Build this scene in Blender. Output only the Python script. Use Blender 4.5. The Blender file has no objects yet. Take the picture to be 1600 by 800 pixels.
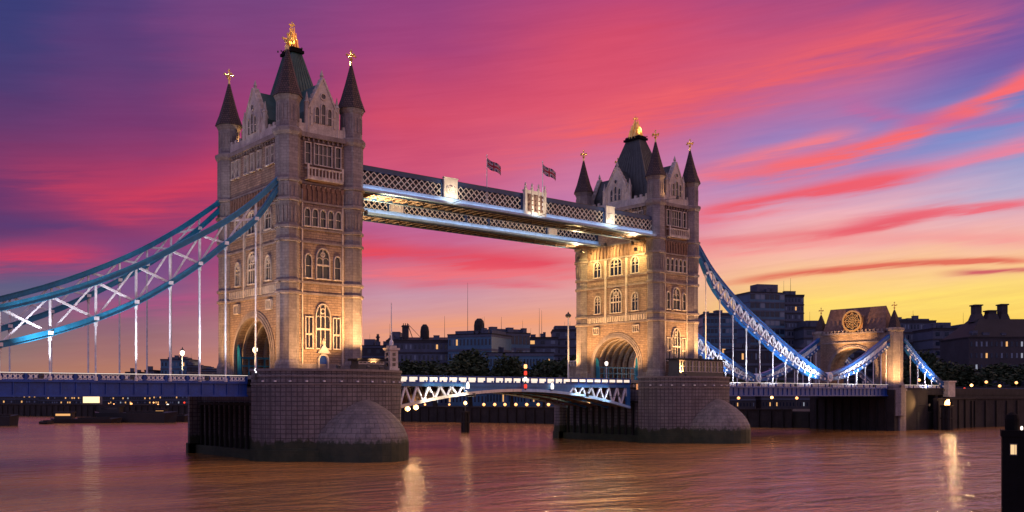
import bpy, bmesh, math, random
from mathutils import Vector, Matrix
R = math.radians
random.seed(7)
SC = bpy.context.scene
COL = SC.collection
PI = math.pi

# ------------------------------------------------------------------ camera
CX, CY, CH = -72.9, -142.5, 9.4
YAW = 40.0
F, HY = 1507.0, 618.0          # focal length and horizon row, in pixels of the 1600 px wide photograph
sn, cs = math.sin(R(YAW)), math.cos(R(YAW))
cd = bpy.data.cameras.new('camera')
cam = bpy.data.objects.new('camera', cd); COL.objects.link(cam)
cam.location = (CX, CY, CH)
cam.rotation_euler = (R(90), 0, R(-YAW))
cd.sensor_width = 36; cd.lens = F * 36 / 1600
cd.shift_y = (HY - 400) / 1600
cd.clip_end = 20000; cd.clip_start = 0.5
SC.camera = cam
SC.view_settings.view_transform = 'Standard'
SC.view_settings.look = 'None'
SC.view_settings.exposure = 0
SC.view_settings.gamma = 1
SC.cycles.max_bounces = 5
SC.cycles.diffuse_bounces = 2
SC.cycles.glossy_bounces = 3
SC.cycles.transmission_bounces = 2
SC.cycles.sample_clamp_indirect = 4
SC.cycles.caustics_reflective = False
SC.cycles.caustics_refractive = False

def at(px, d):                  # a ground position seen at column px, at depth d
    r = (px - 800) / F
    return (CX + d * (sn + r * cs), CY + d * (cs - r * sn))
def zat(py, d): return CH + (HY - py) * d / F
def on_y(px, Y):
    r = (px - 800) / F
    d = (Y - CY) / (cs - r * sn)
    return CX + d * (sn + r * cs), d

# ------------------------------------------------------------------ node helper
def lin(c):
    return tuple(((v / 255) / 12.92 if v / 255 <= .04045 else ((v / 255 + .055) / 1.055) ** 2.4) for v in c)
class X:
    """A float socket with arithmetic."""
    def __init__(s, nt, sock): s.nt = nt; s.s = sock
    def _m(s, op, *a):
        n = s.nt.nodes.new('ShaderNodeMath'); n.operation = op
        for i, v in enumerate((s,) + a):
            if isinstance(v, X): s.nt.links.new(v.s, n.inputs[i])
            else: n.inputs[i].default_value = v
        return X(s.nt, n.outputs[0])
    def __add__(s, o): return s._m('ADD', o)
    def __sub__(s, o): return s._m('SUBTRACT', o)
    def __mul__(s, o): return s._m('MULTIPLY', o)
    def __truediv__(s, o): return s._m('DIVIDE', o)
    def pw(s, o): return s._m('POWER', o)
    def exp(s): return s._m('EXPONENT')
    def abs(s): return s._m('ABSOLUTE')
    def mx(s, o): return s._m('MAXIMUM', o)
    def mn(s, o): return s._m('MINIMUM', o)
    def ss(s, a, b):
        n = s.nt.nodes.new('ShaderNodeMapRange'); n.interpolation_type = 'SMOOTHSTEP'
        s.nt.links.new(s.s, n.inputs[0]); n.inputs[1].default_value = a; n.inputs[2].default_value = b
        return X(s.nt, n.outputs[0])
def vec(nt, x, y, z=0.0):
    n = nt.nodes.new('ShaderNodeCombineXYZ')
    for i, v in enumerate((x, y, z)):
        if isinstance(v, X): nt.links.new(v.s, n.inputs[i])
        else: n.inputs[i].default_value = v
    return n.outputs[0]
def noise(nt, v, scale, detail=3, rough=.5, dist=0):
    n = nt.nodes.new('ShaderNodeTexNoise'); nt.links.new(v, n.inputs['Vector'])
    n.inputs['Scale'].default_value = scale; n.inputs['Detail'].default_value = detail
    n.inputs['Roughness'].default_value = rough; n.inputs['Distortion'].default_value = dist
    return X(nt, n.outputs[0])
def mixc(nt, f, a, b, blend='MIX'):
    n = nt.nodes.new('ShaderNodeMix'); n.data_type = 'RGBA'; n.blend_type = blend
    for i, v in ((0, f), (6, a), (7, b)):
        if isinstance(v, X): v = v.s
        if hasattr(v, 'is_linked') or hasattr(v, 'node'): nt.links.new(v, n.inputs[i])
        elif isinstance(v, (int, float)): n.inputs[i].default_value = v
        else: n.inputs[i].default_value = (*v, 1) if len(v) == 3 else v
    return n.outputs[2]

# ------------------------------------------------------------------ world: an afterglow sky with cloud bands
SUN_AZ = YAW + 42        # compass direction of the set sun: to the right, beyond the abutment
W = bpy.data.worlds.new('World'); SC.world = W; W.use_nodes = True
nt = W.node_tree; nt.nodes.clear()
tc = nt.nodes.new('ShaderNodeTexCoord')
sp = nt.nodes.new('ShaderNodeSeparateXYZ'); nt.links.new(tc.outputs['Generated'], sp.inputs[0])
dx, dy, dz = (X(nt, sp.outputs[i]) for i in range(3))
fw = dx * sn + dy * cs
rt = dx * cs - dy * sn
AZ = rt._m('ARCTAN2', fw) * (180 / PI)               # degrees right of the bridge view
EL = dz._m('ARCSINE') * (180 / PI)
EL = EL.abs()
def sky(px, py):
    r = (px - 800) / F; a = math.atan(r)
    return math.degrees(a), math.degrees(math.atan((HY - py) / F * math.cos(a)))
wv = vec(nt, AZ * .028, EL * .16 - AZ * .022, 3.3)
n1 = noise(nt, wv, 1.6, 4, .55, .4) - .5
wv2 = vec(nt, AZ * .05, EL * .55 - AZ * .05, 8.1)
n2 = noise(nt, wv2, 1.5, 5, .6, .3) - .5
wv3 = vec(nt, AZ * .16, EL * 2.2 - AZ * .22, 1.7)
n3 = noise(nt, wv3, 1.4, 5, .62, .5) - .5
ELW = EL + n1 * 2.2 + n2 * 1.4
AZW = AZ + n1 * 9 + n2 * 4
cols = {
 -420: [(0, (52, 58, 122)), (200, (88, 62, 120)), (400, (105, 70, 120)), (590, (150, 105, 105))],
 0: [(-40, (56, 62, 120)), (60, (64, 62, 118)), (130, (78, 60, 114)), (220, (112, 58, 108)), (300, (110, 56, 108)), (350, (98, 58, 108)), (400, (112, 72, 122)), (450, (96, 94, 130)), (520, (122, 108, 120)), (580, (170, 122, 100)), (600, (170, 118, 92))],
 200: [(-40, (78, 62, 122)), (100, (96, 62, 118)), (200, (122, 58, 112)), (270, (158, 60, 106)), (340, (150, 60, 106)), (400, (118, 70, 126)), (450, (124, 86, 136)), (520, (150, 106, 116)), (590, (188, 126, 98))],
 400: [(-40, (112, 68, 128)), (100, (138, 66, 122)), (200, (165, 62, 112)), (300, (186, 62, 106)), (350, (152, 66, 116)), (430, (172, 78, 120)), (520, (175, 120, 126)), (590, (208, 136, 105))],
 640: [(-40, (140, 68, 130)), (80, (166, 68, 122)), (180, (210, 76, 105)), (280, (202, 84, 122)), (340, (186, 104, 155)), (400, (200, 98, 135)), (460, (202, 150, 168)), (520, (228, 160, 140)), (590, (225, 140, 105))],
 960: [(-40, (170, 70, 128)), (60, (212, 78, 108)), (160, (222, 84, 108)), (260, (205, 118, 158)), (340, (202, 130, 175)), (400, (232, 138, 145)), (450, (228, 162, 160)), (520, (240, 170, 132)), (590, (232, 150, 100))],
 1280: [(-40, (158, 74, 130)), (60, (195, 82, 125)), (150, (186, 108, 158)), (215, (136, 130, 196)), (280, (150, 142, 200)), (335, (238, 176, 186)), (390, (248, 186, 168)), (440, (252, 204, 136)), (500, (252, 212, 105)), (590, (246, 190, 90))],
 1600: [(-40, (105, 74, 148)), (80, (118, 92, 165)), (150, (108, 128, 196)), (230, (118, 150, 208)), (300, (186, 172, 204)), (355, (238, 180, 182)), (400, (251, 198, 150)), (450, (252, 216, 120)), (500, (252, 208, 95)), (590, (236, 170, 80))],
 2000: [(-40, (90, 78, 150)), (150, (105, 110, 175)), (300, (140, 135, 185)), (400, (220, 160, 140)), (500, (250, 195, 100)), (590, (235, 165, 85))],
}
prev = None
ELM = 26.0
xs = sorted(cols)
fac = ELW / ELM
for i, cx in enumerate(xs):
    rp = nt.nodes.new('ShaderNodeValToRGB'); nt.links.new(fac.s, rp.inputs[0])
    e = rp.color_ramp; e.interpolation = 'EASE' if False else 'LINEAR'
    st = sorted((max(0, sky(cx, y)[1]) / ELM, c) for y, c in cols[cx])
    e.elements[0].position = st[0][0]; e.elements[0].color = (*lin(st[0][1]), 1)
    e.elements[1].position = st[-1][0]; e.elements[1].color = (*lin(st[-1][1]), 1)
    for p_, c_ in st[1:-1]:
        q = e.elements.new(p_); q.color = (*lin(c_), 1)
    if prev is None: prev = rp.outputs[0]
    else: prev = mixc(nt, AZW.ss(sky(xs[i - 1], 0)[0], sky(cx, 0)[0]), prev, rp.outputs[0])
def streak(prev, pts, w, colr, op=1.0, warp=1.0, edge=120, tex=.55, soft=None):
    """A cloud band through three photo points; w = half height in photo pixels."""
    (a0, e0), (a1, e1), (a2, e2) = [sky(*p) for p in pts]
    den = (a0 - a1) * (a0 - a2) * (a1 - a2)
    A = (a2 * (e1 - e0) + a1 * (e0 - e2) + a0 * (e2 - e1)) / den
    B = (a2 * a2 * (e0 - e1) + a1 * a1 * (e2 - e0) + a0 * a0 * (e1 - e2)) / den
    C = (a1 * a2 * (a1 - a2) * e0 + a2 * a0 * (a2 - a0) * e1 + a0 * a1 * (a0 - a1) * e2) / den
    cen = AZ * AZ * A + AZ * B + C
    wd = w / F * 57.3
    d = (EL + n2 * (warp * 1.7) + n3 * (warp * .9) - cen) / wd
    # sharper below, feathered above
    if soft: d = d * d.ss(-.2, .2)._m('MULTIPLY_ADD', soft - 1, 1.0)
    m = (d * d * -1).exp()
    ed = edge / F * 57.3
    lo, hi = min(a0, a2), max(a0, a2)
    m = m * AZ.ss(lo - ed, lo + ed) * (X(nt, AZ.ss(hi - ed, hi + ed).s) * -1 + 1)
    m = m * ((n3 + n2) * (tex * 3.4) + (1 - tex * .1))
    m = (m * op).mn(1.0).mx(0.0)
    return mixc(nt, m, prev, lin(colr))
S = streak
prev = S(prev, [(480, 290), (820, 205), (1330, 70)], 62, (214, 86, 116), .3, 1.5, 160)
prev = S(prev, [(820, 222), (1150, 128), (1520, 30)], 32, (236, 96, 106), .8, 1.2, 160)
prev = S(prev, [(20, 262), (210, 300), (470, 325)], 28, (204, 60, 90), .46, 1.8, 90)
prev = S(prev, [(150, 330), (290, 290), (440, 235)], 28, (212, 62, 92), .6, 1.6, 90)
prev = S(prev, [(-60, 408), (60, 400), (170, 404)], 18, (205, 62, 98), .9, 1.0, 60)
prev = S(prev, [(-60, 340), (60, 345), (190, 362)], 16, (92, 58, 112), .7, 1.0, 60)
prev = S(prev, [(130, 492), (240, 480), (345, 470)], 13, (196, 78, 132), .7, .9, 60)
prev = S(prev, [(590, 300), (760, 335), (900, 320)], 26, (180, 112, 168), .6, 1.0, 80)
prev = S(prev, [(520, 385), (700, 402), (900, 412)], 17, (226, 76, 96), .95, .9, 70)
prev = S(prev, [(560, 425), (700, 428), (900, 428)], 13, (240, 112, 122), .8, .7, 70)
prev = S(prev, [(640, 446), (740, 443), (860, 448)], 6, (226, 100, 120), .7, .5, 50)
prev = S(prev, [(560, 520), (720, 505), (910, 498)], 16, (242, 156, 112), .6, .6, 70)
prev = S(prev, [(1080, 280), (1250, 225), (1330, 205)], 13, (236, 124, 142), .85, .9, 50)
prev = S(prev, [(1660, 90), (1430, 205), (1170, 268)], 15, (246, 108, 116), 1.1, .9, 60, .5)
prev = S(prev, [(1660, 170), (1480, 190), (1300, 150)], 12, (190, 104, 160), .6, .9, 60)
prev = S(prev, [(1660, 205), (1450, 262), (1250, 300)], 14, (228, 130, 160), .8, .8, 70)
prev = S(prev, [(1430, 272), (1260, 302), (1080, 338)], 15, (238, 96, 112), 1.05, .8, 60)
prev = S(prev, [(1100, 276), (1180, 272), (1240, 262)], 9, (236, 112, 130), .8, .6, 40)
prev = S(prev, [(1660, 318), (1500, 325), (1330, 352)], 9, (236, 112, 128), .9, .7, 70)
prev = S(prev, [(1450, 332), (1330, 358), (1080, 382)], 9, (232, 96, 110), .85, .7, 60)
prev = S(prev, [(1660, 372), (1400, 372), (1100, 388)], 10, (244, 150, 150), .6, .6, 70)
prev = S(prev, [(1600, 404), (1400, 412), (1150, 440)], 4.5, (226, 112, 92), 1.0, .35, 60)
prev = S(prev, [(1680, 420), (1600, 421), (1490, 426)], 4, (208, 98, 104), .9, .3, 40)
prev = S(prev, [(1700, 462), (1450, 470), (1180, 478)], 18, (255, 222, 110), .7, .5, 90)
tx = vec(nt, n3 * .15 + 1.0 + n2 * .08, n3 * .26 + 1.0 + n2 * .16, n3 * .16 + 1.0 + n2 * .06)
prev = mixc(nt, 1.0, prev, tx, 'MULTIPLY')
# overhead and behind the viewer: the dusk side of the sky, a real Nishita sky under it
nish = nt.nodes.new('ShaderNodeTexSky'); nish.sky_type = 'NISHITA'; nish.sun_disc = False
nish.sun_elevation = R(2.0); nish.sun_rotation = R(SUN_AZ)
bk = vec(nt, dx, dy, dz * 2)
nb = noise(nt, bk, 2.2, 4, .55, .3)
dusk = mixc(nt, nb.ss(.35, .7), lin((136, 134, 192)), lin((160, 134, 184)))
rosy = (AZ.ss(-8, 30)) * (X(nt, AZ.ss(95, 150).s) * -1 + 1) * (X(nt, EL.ss(50, 80).s) * -1 + 1)
dusk = mixc(nt, rosy * .9, dusk, mixc(nt, nb.ss(.35, .65), tuple(v * 1.5 for v in lin((226, 150, 150))), tuple(v * 1.5 for v in lin((255, 196, 150)))))
dusk = mixc(nt, .06, dusk, nish.outputs[0], 'ADD')
front = (X(nt, AZ.abs().ss(40, 85).s) * -1 + 1) * (X(nt, EL.ss(23, 42).s) * -1 + 1)
fin = mixc(nt, front, dusk, prev)
bg = nt.nodes.new('ShaderNodeBackground'); nt.links.new(fin, bg.inputs[0]); bg.inputs[1].default_value = 1.0
wo = nt.nodes.new('ShaderNodeOutputWorld'); nt.links.new(bg.outputs[0], wo.inputs[0])
W.cycles.sampling_method = 'MANUAL'; W.cycles.sample_map_resolution = 512

# the sun has set: only a trace of its warm light is left
sd = bpy.data.lights.new('sun', 'SUN'); sd.energy = .25; sd.angle = R(12); sd.color = (1, .62, .4)
so = bpy.data.objects.new('sun', sd); COL.objects.link(so)
v = Vector((-math.sin(R(SUN_AZ)), -math.cos(R(SUN_AZ)), -math.tan(R(2.5))))
so.rotation_euler = v.to_track_quat('-Z', 'Y').to_euler()

# ------------------------------------------------------------------ materials
def mat(name, base, rough=.7, metal=0, emit=None, es=1.0, spec=.4):
    m = bpy.data.materials.new(name); m.use_nodes = True
    b = m.node_tree.nodes['Principled BSDF']
    b.inputs['Base Color'].default_value = (*base, 1)
    b.inputs['Roughness'].default_value = rough; b.inputs['Metallic'].default_value = metal
    b.inputs['Specular IOR Level'].default_value = spec
    if emit:
        b.inputs['Emission Color'].default_value = (*emit, 1); b.inputs['Emission Strength'].default_value = es
    return m
def weather(m, base, amt=.35, scale=.6, fine=6.0, bump=.15, dark=None, streaks=0):
    t = m.node_tree; b = t.nodes['Principled BSDF']
    c = t.nodes.new('ShaderNodeTexCoord'); s = c.outputs['Object']
    a = noise(t, s, scale, 5, .6); f = noise(t, s, fine, 4, .6)
    k = (a * .6 + f * .4).ss(.32, .68)
    dk = dark or tuple(v * (1 - amt) for v in base)
    cc = mixc(t, k, dk, tuple(min(1, v * (1 + amt * .5)) for v in base))
    if streaks:
        mp = t.nodes.new('ShaderNodeMapping'); mp.inputs['Scale'].default_value = (1.6, 1.6, .07)
        t.links.new(s, mp.inputs[0]); sk = noise(t, mp.outputs[0], 1.0, 4, .6)
        cc = mixc(t, sk.ss(.5, .72) * streaks, cc, tuple(v * .45 for v in base))
    t.links.new(cc, b.inputs['Base Color'])
    if bump:
        bn = t.nodes.new('ShaderNodeBump'); bn.inputs['Strength'].default_value = bump; bn.inputs['Distance'].default_value = .08
        t.links.new(f.s, bn.inputs['Height']); t.links.new(bn.outputs[0], b.inputs['Normal'])
    return m
def coursed(name, c1, c2, mortar, bw, bh, ms=.02, off=.5, bump=.5, algae=None, streaks=.5, rough=.85):
    """Masonry laid in courses; u runs round the walls (mesh UV), v is height in metres."""
    m = mat(name, c1, rough); t = m.node_tree; b = t.nodes['Principled BSDF']
    uv = t.nodes.new('ShaderNodeTexCoord')
    br = t.nodes.new('ShaderNodeTexBrick'); t.links.new(uv.outputs['UV'], br.inputs['Vector'])
    br.offset = off; br.inputs['Scale'].default_value = 1
    br.inputs['Color1'].default_value = (*c1, 1); br.inputs['Color2'].default_value = (*c2, 1); br.inputs['Mortar'].default_value = (*mortar, 1)
    br.inputs['Mortar Size'].default_value = ms; br.inputs['Mortar Smooth'].default_value = .3
    br.inputs['Brick Width'].default_value = bw; br.inputs['Row Height'].default_value = bh
    ob = uv.outputs['Object']
    a = noise(t, ob, .35, 5, .65); f = noise(t, ob, 3.0, 4, .65)
    k = (a * .55 + f * .45).ss(.3, .7)
    cc = mixc(t, 1.0, br.outputs['Color'], mixc(t, k, (.62, .6, .6), (1.18, 1.15, 1.1)), 'MULTIPLY')
    mp = t.nodes.new('ShaderNodeMapping'); mp.inputs['Scale'].default_value = (.9, .9, .05)
    t.links.new(ob, mp.inputs[0]); sk = noise(t, mp.outputs[0], 1.0, 4, .6)
    cc = mixc(t, sk.ss(.46, .74) * min(1, streaks * 1.4), cc, tuple(v * .38 for v in c1))
    if algae:
        sx = t.nodes.new('ShaderNodeSeparateXYZ'); g = t.nodes.new('ShaderNodeNewGeometry')
        t.links.new(g.outputs['Position'], sx.inputs[0])
        h = X(t, sx.outputs[2]) + (f - .5) * 1.2 + (sk - .5) * 3.0
        cc = mixc(t, (h.ss(algae - .3, algae + .4)) * -1 + 1, cc, mixc(t, a.ss(.4, .6), (.018, .028, .014), (.035, .042, .022)))
    t.links.new(cc, b.inputs['Base Color'])
    bn = t.nodes.new('ShaderNodeBump'); bn.inputs['Strength'].default_value = bump; bn.inputs['Distance'].default_value = .06
    hh = X(t, br.outputs['Fac']) * -1 + f * .5
    t.links.new(hh.s, bn.inputs['Height']); t.links.new(bn.outputs[0], b.inputs['Normal'])
    return m

M = {}
M['wall'] = coursed('tower_stone', (.36, .265, .2), (.26, .19, .145), (.13, .1, .09), 1.1, .38, .035, .5, .7)
M['turret'] = coursed('turret_stone', (.29, .262, .265), (.235, .212, .218), (.18, .15, .15), 1.0, .42, .025, .5, .5)
M['trim'] = weather(mat('portland_stone', (.56, .5, .44), .8), (.54, .48, .42), .35, .7, 5, .3, None, .4)
M['cornice'] = weather(mat('weathered_stone', (.26, .22, .21), .85), (.25, .21, .2), .4, .7, 5, .3)
M['brownstone'] = weather(mat('brown_stone', (.2, .12, .09), .85), (.2, .12, .09), .45, 1.2, 5, .4)
M['pier'] = coursed('granite_blocks', (.18, .165, .18), (.145, .133, .15), (.06, .055, .065), .8, .66, .07, 0.0, .8, 2.9, .6, .8)
M['cutwater'] = coursed('cutwater_granite', (.2, .18, .175), (.16, .145, .145), (.08, .07, .07), 1.5, .8, .05, 0.5, .6, 2.9, .5, .6)
M['coping'] = weather(mat('granite_coping', (.2, .17, .17), .8), (.2, .175, .17), .3, .8, 5, .2)
M['slate'] = weather(mat('slate', (.05, .055, .055), .5), (.055, .062, .06), .4, .8, 6, .3, None, .6)
M['copper'] = weather(mat('green_slate', (.035, .085, .075), .5), (.03, .085, .075), .35, .8, 6, .3, None, .6)
M['tile'] = coursed('spire_tiles', (.13, .075, .065), (.07, .045, .045), (.02, .015, .015), .42, .36, .06, .5, 1.0, None, .2, .7)
M['gold'] = mat('gilding', (1.0, .62, .18), .28, .85)
M['glass'] = mat('dark_glass', (.012, .014, .022), .12, 0, None, 1, .6)
M['glow'] = mat('lit_window', (.3, .2, .1), .4, 0, (1, .5, .16), .9)
M['glow_cool'] = mat('cool_lit_window', (.3, .3, .3), .4, 0, (.75, .85, 1), .3)
M['glow_red'] = mat('red_sign_light', (.3, .02, .02), .4, 0, (1, .06, .03), 1.1)
M['chainblue'] = weather(mat('mid_blue_paint', (.012, .10, .34), .35), (.012, .10, .34), .3, .7, 5, .05, None, .3)
M['blue'] = weather(mat('royal_blue_paint', (.012, .06, .30), .38), (.012, .06, .30), .3, .7, 5, .05, None, .3)
M['lightblue'] = weather(mat('pale_blue_paint', (.34, .52, .72), .4), (.34, .52, .72), .2, .7, 5, .05, None, .4)
M['chain'] = weather(mat('teal_blue_paint', (.012, .19, .34), .35), (.012, .19, .34), .3, .7, 5, .05, None, .3)
M['midblue'] = weather(mat('bascule_blue_paint', (.035, .15, .36), .4), (.035, .15, .36), .3, .7, 5, .05, None, .3)
M['navyblue'] = weather(mat('deep_blue_paint', (.012, .05, .14), .4), (.012, .05, .14), .3, .7, 5, .05, None, .3)
M['white'] = weather(mat('white_paint', (.72, .73, .77), .5), (.72, .73, .77), .3, .9, 5, .05, None, .3)
M['cream'] = weather(mat('cream_paint', (.7, .64, .52), .5), (.7, .64, .52), .18, .9, 5, .05, None, .4)
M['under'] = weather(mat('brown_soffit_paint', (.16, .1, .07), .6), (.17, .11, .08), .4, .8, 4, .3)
M['black'] = weather(mat('black_paint', (.005, .005, .006), .8, 0, None, 1, .1), (.005, .005, .006), .3, .8, 6, .1)
M['timber'] = weather(mat('wet_timber', (.014, .011, .01), .8), (.015, .012, .011), .45, .8, 6, .5, None, .6)
M['asphalt'] = weather(mat('asphalt', (.05, .05, .05), .9), (.05, .05, .05), .3, .8, 6, .2)
M['iron'] = weather(mat('dark_iron', (.05, .05, .055), .5), (.05, .05, .055), .3, .8, 6, .1)
M['lamp'] = mat('lamp_light', (.9, .8, .6), .4, 0, (1, .48, .14), 5.5)
M['lampsoft'] = mat('small_lamp_light', (.9, .8, .6), .4, 0, (1, .40, .10), 2.6)
M['lampwhite'] = mat('white_lamp_light', (.9, .9, .9), .4, 0, (1, .9, .72), 2.2)
M['led'] = mat('led_strip', (.8, .85, .9), .4, 0, (.76, .83, 1), 7.5)
M['ledwarm'] = mat('warm_led_strip', (.9, .9, .8), .4, 0, (1, .86, .66), .85)
M['red'] = mat('red_cloth', (.35, .015, .03), .8); M['navy'] = mat('navy_cloth', (.01, .012, .06), .8); M['cloth'] = mat('white_cloth', (.45, .42, .45), .8)
M['leaf'] = weather(mat('foliage', (.022, .042, .018), .85), (.024, .046, .019), .5, .5, 3, 0)
M['bark'] = weather(mat('bark', (.06, .045, .035), .9), (.06, .045, .035), .4, 1, 5, .4)
M['land'] = weather(mat('land', (.035, .035, .03), .9), (.035, .035, .03), .4, .02, .3, .2)
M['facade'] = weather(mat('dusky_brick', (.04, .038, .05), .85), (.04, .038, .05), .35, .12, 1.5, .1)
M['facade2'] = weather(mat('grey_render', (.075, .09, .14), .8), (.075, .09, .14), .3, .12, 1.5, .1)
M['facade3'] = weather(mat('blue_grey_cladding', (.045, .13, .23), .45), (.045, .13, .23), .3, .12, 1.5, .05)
M['darkglass'] = mat('tinted_glass', (.012, .022, .045), .2, 0)
M['paleglass'] = mat('pale_glass', (.13, .17, .24), .15, 0)
M['roofing'] = weather(mat('dark_roofing', (.015, .015, .02), .8), (.015, .015, .02), .3, .2, 2, .1)
M['quay'] = weather(mat('quay_stone', (.03, .026, .026), .9), (.03, .026, .026), .5, .3, 3, .3, None, .7)
M['hull'] = weather(mat('dark_hull', (.015, .015, .018), .5), (.016, .016, .02), .3, .5, 3, .1)

# water: muddy river, long low ripples
wm = mat('river_water', (.10, .045, .03), .16, 0, None, 1, .6); M['water'] = wm
t = wm.node_tree; b = t.nodes['Principled BSDF']; b.inputs['IOR'].default_value = 1.5; b.inputs['Specular Tint'].default_value = (1, .9, .76, 1)
g = t.nodes.new('ShaderNodeTexCoord'); mp = t.nodes.new('ShaderNodeMapping'); t.links.new(g.outputs['Object'], mp.inputs[0])
mp.inputs['Rotation'].default_value = (0, 0, R(38)); mp.inputs['Scale'].default_value = (.55, 1.0, 1)
mq = t.nodes.new('ShaderNodeMapping'); t.links.new(g.outputs['Object'], mq.inputs[0])
mq.inputs['Rotation'].default_value = (0, 0, R(42)); mq.inputs['Scale'].default_value = (.42, 1.0, 1)
wa = noise(t, mp.outputs[0], .8, 3, .55, .6); wb = noise(t, mq.outputs[0], .34, 4, .62, .8); wd = noise(t, mq.outputs[0], .09, 3, .5, 1.5); wc = noise(t, mp.outputs[0], 2.6, 2, .5, .2)
hh = wa * .45 + wb * 1.5 + wd * 2.6 + wc * .2
bn = t.nodes.new('ShaderNodeBump'); bn.inputs['Strength'].default_value = .9; bn.inputs['Distance'].default_value = .30
t.links.new(hh.s, bn.inputs['Height']); t.links.new(bn.outputs[0], b.inputs['Normal'])
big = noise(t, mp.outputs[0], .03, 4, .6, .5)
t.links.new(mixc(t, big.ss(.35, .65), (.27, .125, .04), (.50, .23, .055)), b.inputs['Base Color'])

# ------------------------------------------------------------------ mesh builder
class MB:
    def __init__(s): s.v = []; s.f = []; s.uv = []; s.mi = []
    def _add(s, vs, fs, uvs=None, mi=0):
        o = len(s.v); s.v += [tuple(v) for v in vs]
        for i, f in enumerate(fs):
            s.f.append([o + k for k in f]); s.uv.append(uvs[i] if uvs else None); s.mi.append(mi)
        return s
    def box(s, x0, x1, y0, y1, z0, z1, mi=0):
        vs = [(x, y, z) for z in (z0, z1) for y in (y0, y1) for x in (x0, x1)]
        return s._add(vs, [(0, 2, 3, 1), (4, 5, 7, 6), (0, 1, 5, 4), (2, 6, 7, 3), (0, 4, 6, 2), (1, 3, 7, 5)], None, mi)
    def bar(s, a, b, w, h=None, up=(0, 0, 1), mi=0):
        a, b = Vector(a), Vector(b); h = h or w; d = (b - a).normalized()
        u = Vector(up)
        if abs(d.dot(u)) > .98: u = Vector((1, 0, 0))
        x = d.cross(u).normalized(); y = x.cross(d).normalized()
        vs = [p + x * (i * w / 2) + y * (j * h / 2) for p in (a, b) for i, j in ((-1, -1), (1, -1), (1, 1), (-1, 1))]
        return s._add(vs, [(0, 1, 2, 3), (7, 6, 5, 4), (0, 4, 5, 1), (1, 5, 6, 2), (2, 6, 7, 3), (3, 7, 4, 0)], None, mi)
    def chain(s, pts, w, h, mi=0):
        """A continuous box-section member along points in an X-Z plane."""
        n = len(pts); vs = []
        for i, p in enumerate(pts):
            a = Vector(pts[max(0, i - 1)]); c = Vector(pts[min(n - 1, i + 1)]); d = (c - a).normalized()
            x = Vector((0, 1, 0)); y = d.cross(x).normalized()
            vs += [Vector(p) + x * (q * w / 2) + y * (r * h / 2) for q, r in ((-1, -1), (1, -1), (1, 1), (-1, 1))]
        fs = [(0, 1, 2, 3), tuple(4 * (n - 1) + k for k in (3, 2, 1, 0))]
        for i in range(n - 1):
            for k in range(4):
                fs.append((4 * i + k, 4 * i + 4 + k, 4 * i + 4 + (k + 1) % 4, 4 * i + (k + 1) % 4))
        return s._add(vs, fs, None, mi)
    def lathe(s, prof, n=8, c=(0, 0), ph=None, mi=0):
        """prof = [(radius, z)...], closed at both ends."""
        ph = PI / n if ph is None else ph; vs = []; per = []
        for r, z in prof:
            vs += [(c[0] + r * math.cos(ph + 2 * PI * k / n), c[1] + r * math.sin(ph + 2 * PI * k / n), z) for k in range(n)]
        fs = []; uv = []; L = 0
        for i in range(len(prof) - 1):
            r = max(prof[i][0], prof[i + 1][0]); seg = 2 * PI * r / n
            z0, z1 = prof[i][1], prof[i + 1][1]
            s0, s1 = prof[i][0] / (r or 1), prof[i + 1][0] / (r or 1)
            for k in range(n):
                k2 = (k + 1) % n
                fs.append((i * n + k, i * n + k2, (i + 1) * n + k2, (i + 1) * n + k))
                m = (k + .5) * seg
                uv.append([(m - seg / 2 * s0, z0), (m + seg / 2 * s0, z0), (m + seg / 2 * s1, z1), (m - seg / 2 * s1, z1)])
        fs.append(tuple(range(n))[::-1]); uv.append([(0, 0)] * n)
        fs.append(tuple((len(prof) - 1) * n + k for k in range(n))); uv.append([(0, 0)] * n)
        return s._add(vs, fs, uv, mi)
    def prism(s, poly, a, b, axis='x', mi=0):
        """Extrude a polygon (2D) from a to b along an axis."""
        def P(u, v, w):
            return {'x': (w, u, v), 'y': (u, w, v), 'z': (u, v, w)}[axis]
        n = len(poly); vs = [P(*p, a) for p in poly] + [P(*p, b) for p in poly]
        fs = [tuple(range(n))[::-1], tuple(range(n, 2 * n))]; uv = [None, None]
        per = 0
        for k in range(n):
            k2 = (k + 1) % n; fs.append((k, k2, n + k2, n + k))
            l = math.dist(poly[k], poly[k2])
            if axis == 'z': uv.append([(per, a), (per + l, a), (per + l, b), (per, b)])
            else: uv.append(None)
            per += l
        return s._add(vs, fs, uv, mi)
    def strip(s, inner, outer, a, b, axis='y', mi=0, closed=False):
        """A band between two polylines, given thickness (window surrounds, arch rings)."""
        def P(u, v, w): return {'x': (w, u, v), 'y': (u, w, v)}[axis]
        n = len(inner); m = n if closed else n - 1
        vs = [P(*p, a) for p in inner] + [P(*p, a) for p in outer] + [P(*p, b) for p in inner] + [P(*p, b) for p in outer]
        fs = []
        for k in range(m):
            j = (k + 1) % n
            fs += [(k, j, n + j, n + k), (2 * n + k, 3 * n + k, 3 * n + j, 2 * n + j), (k, 2 * n + k, 2 * n + j, j), (n + k, n + j, 3 * n + j, 3 * n + k)]
        if not closed: fs += [(0, n, 3 * n, 2 * n), (n - 1, 3 * n - 1, 4 * n - 1, 2 * n - 1)]
        return s._add(vs, fs, None, mi)
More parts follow.
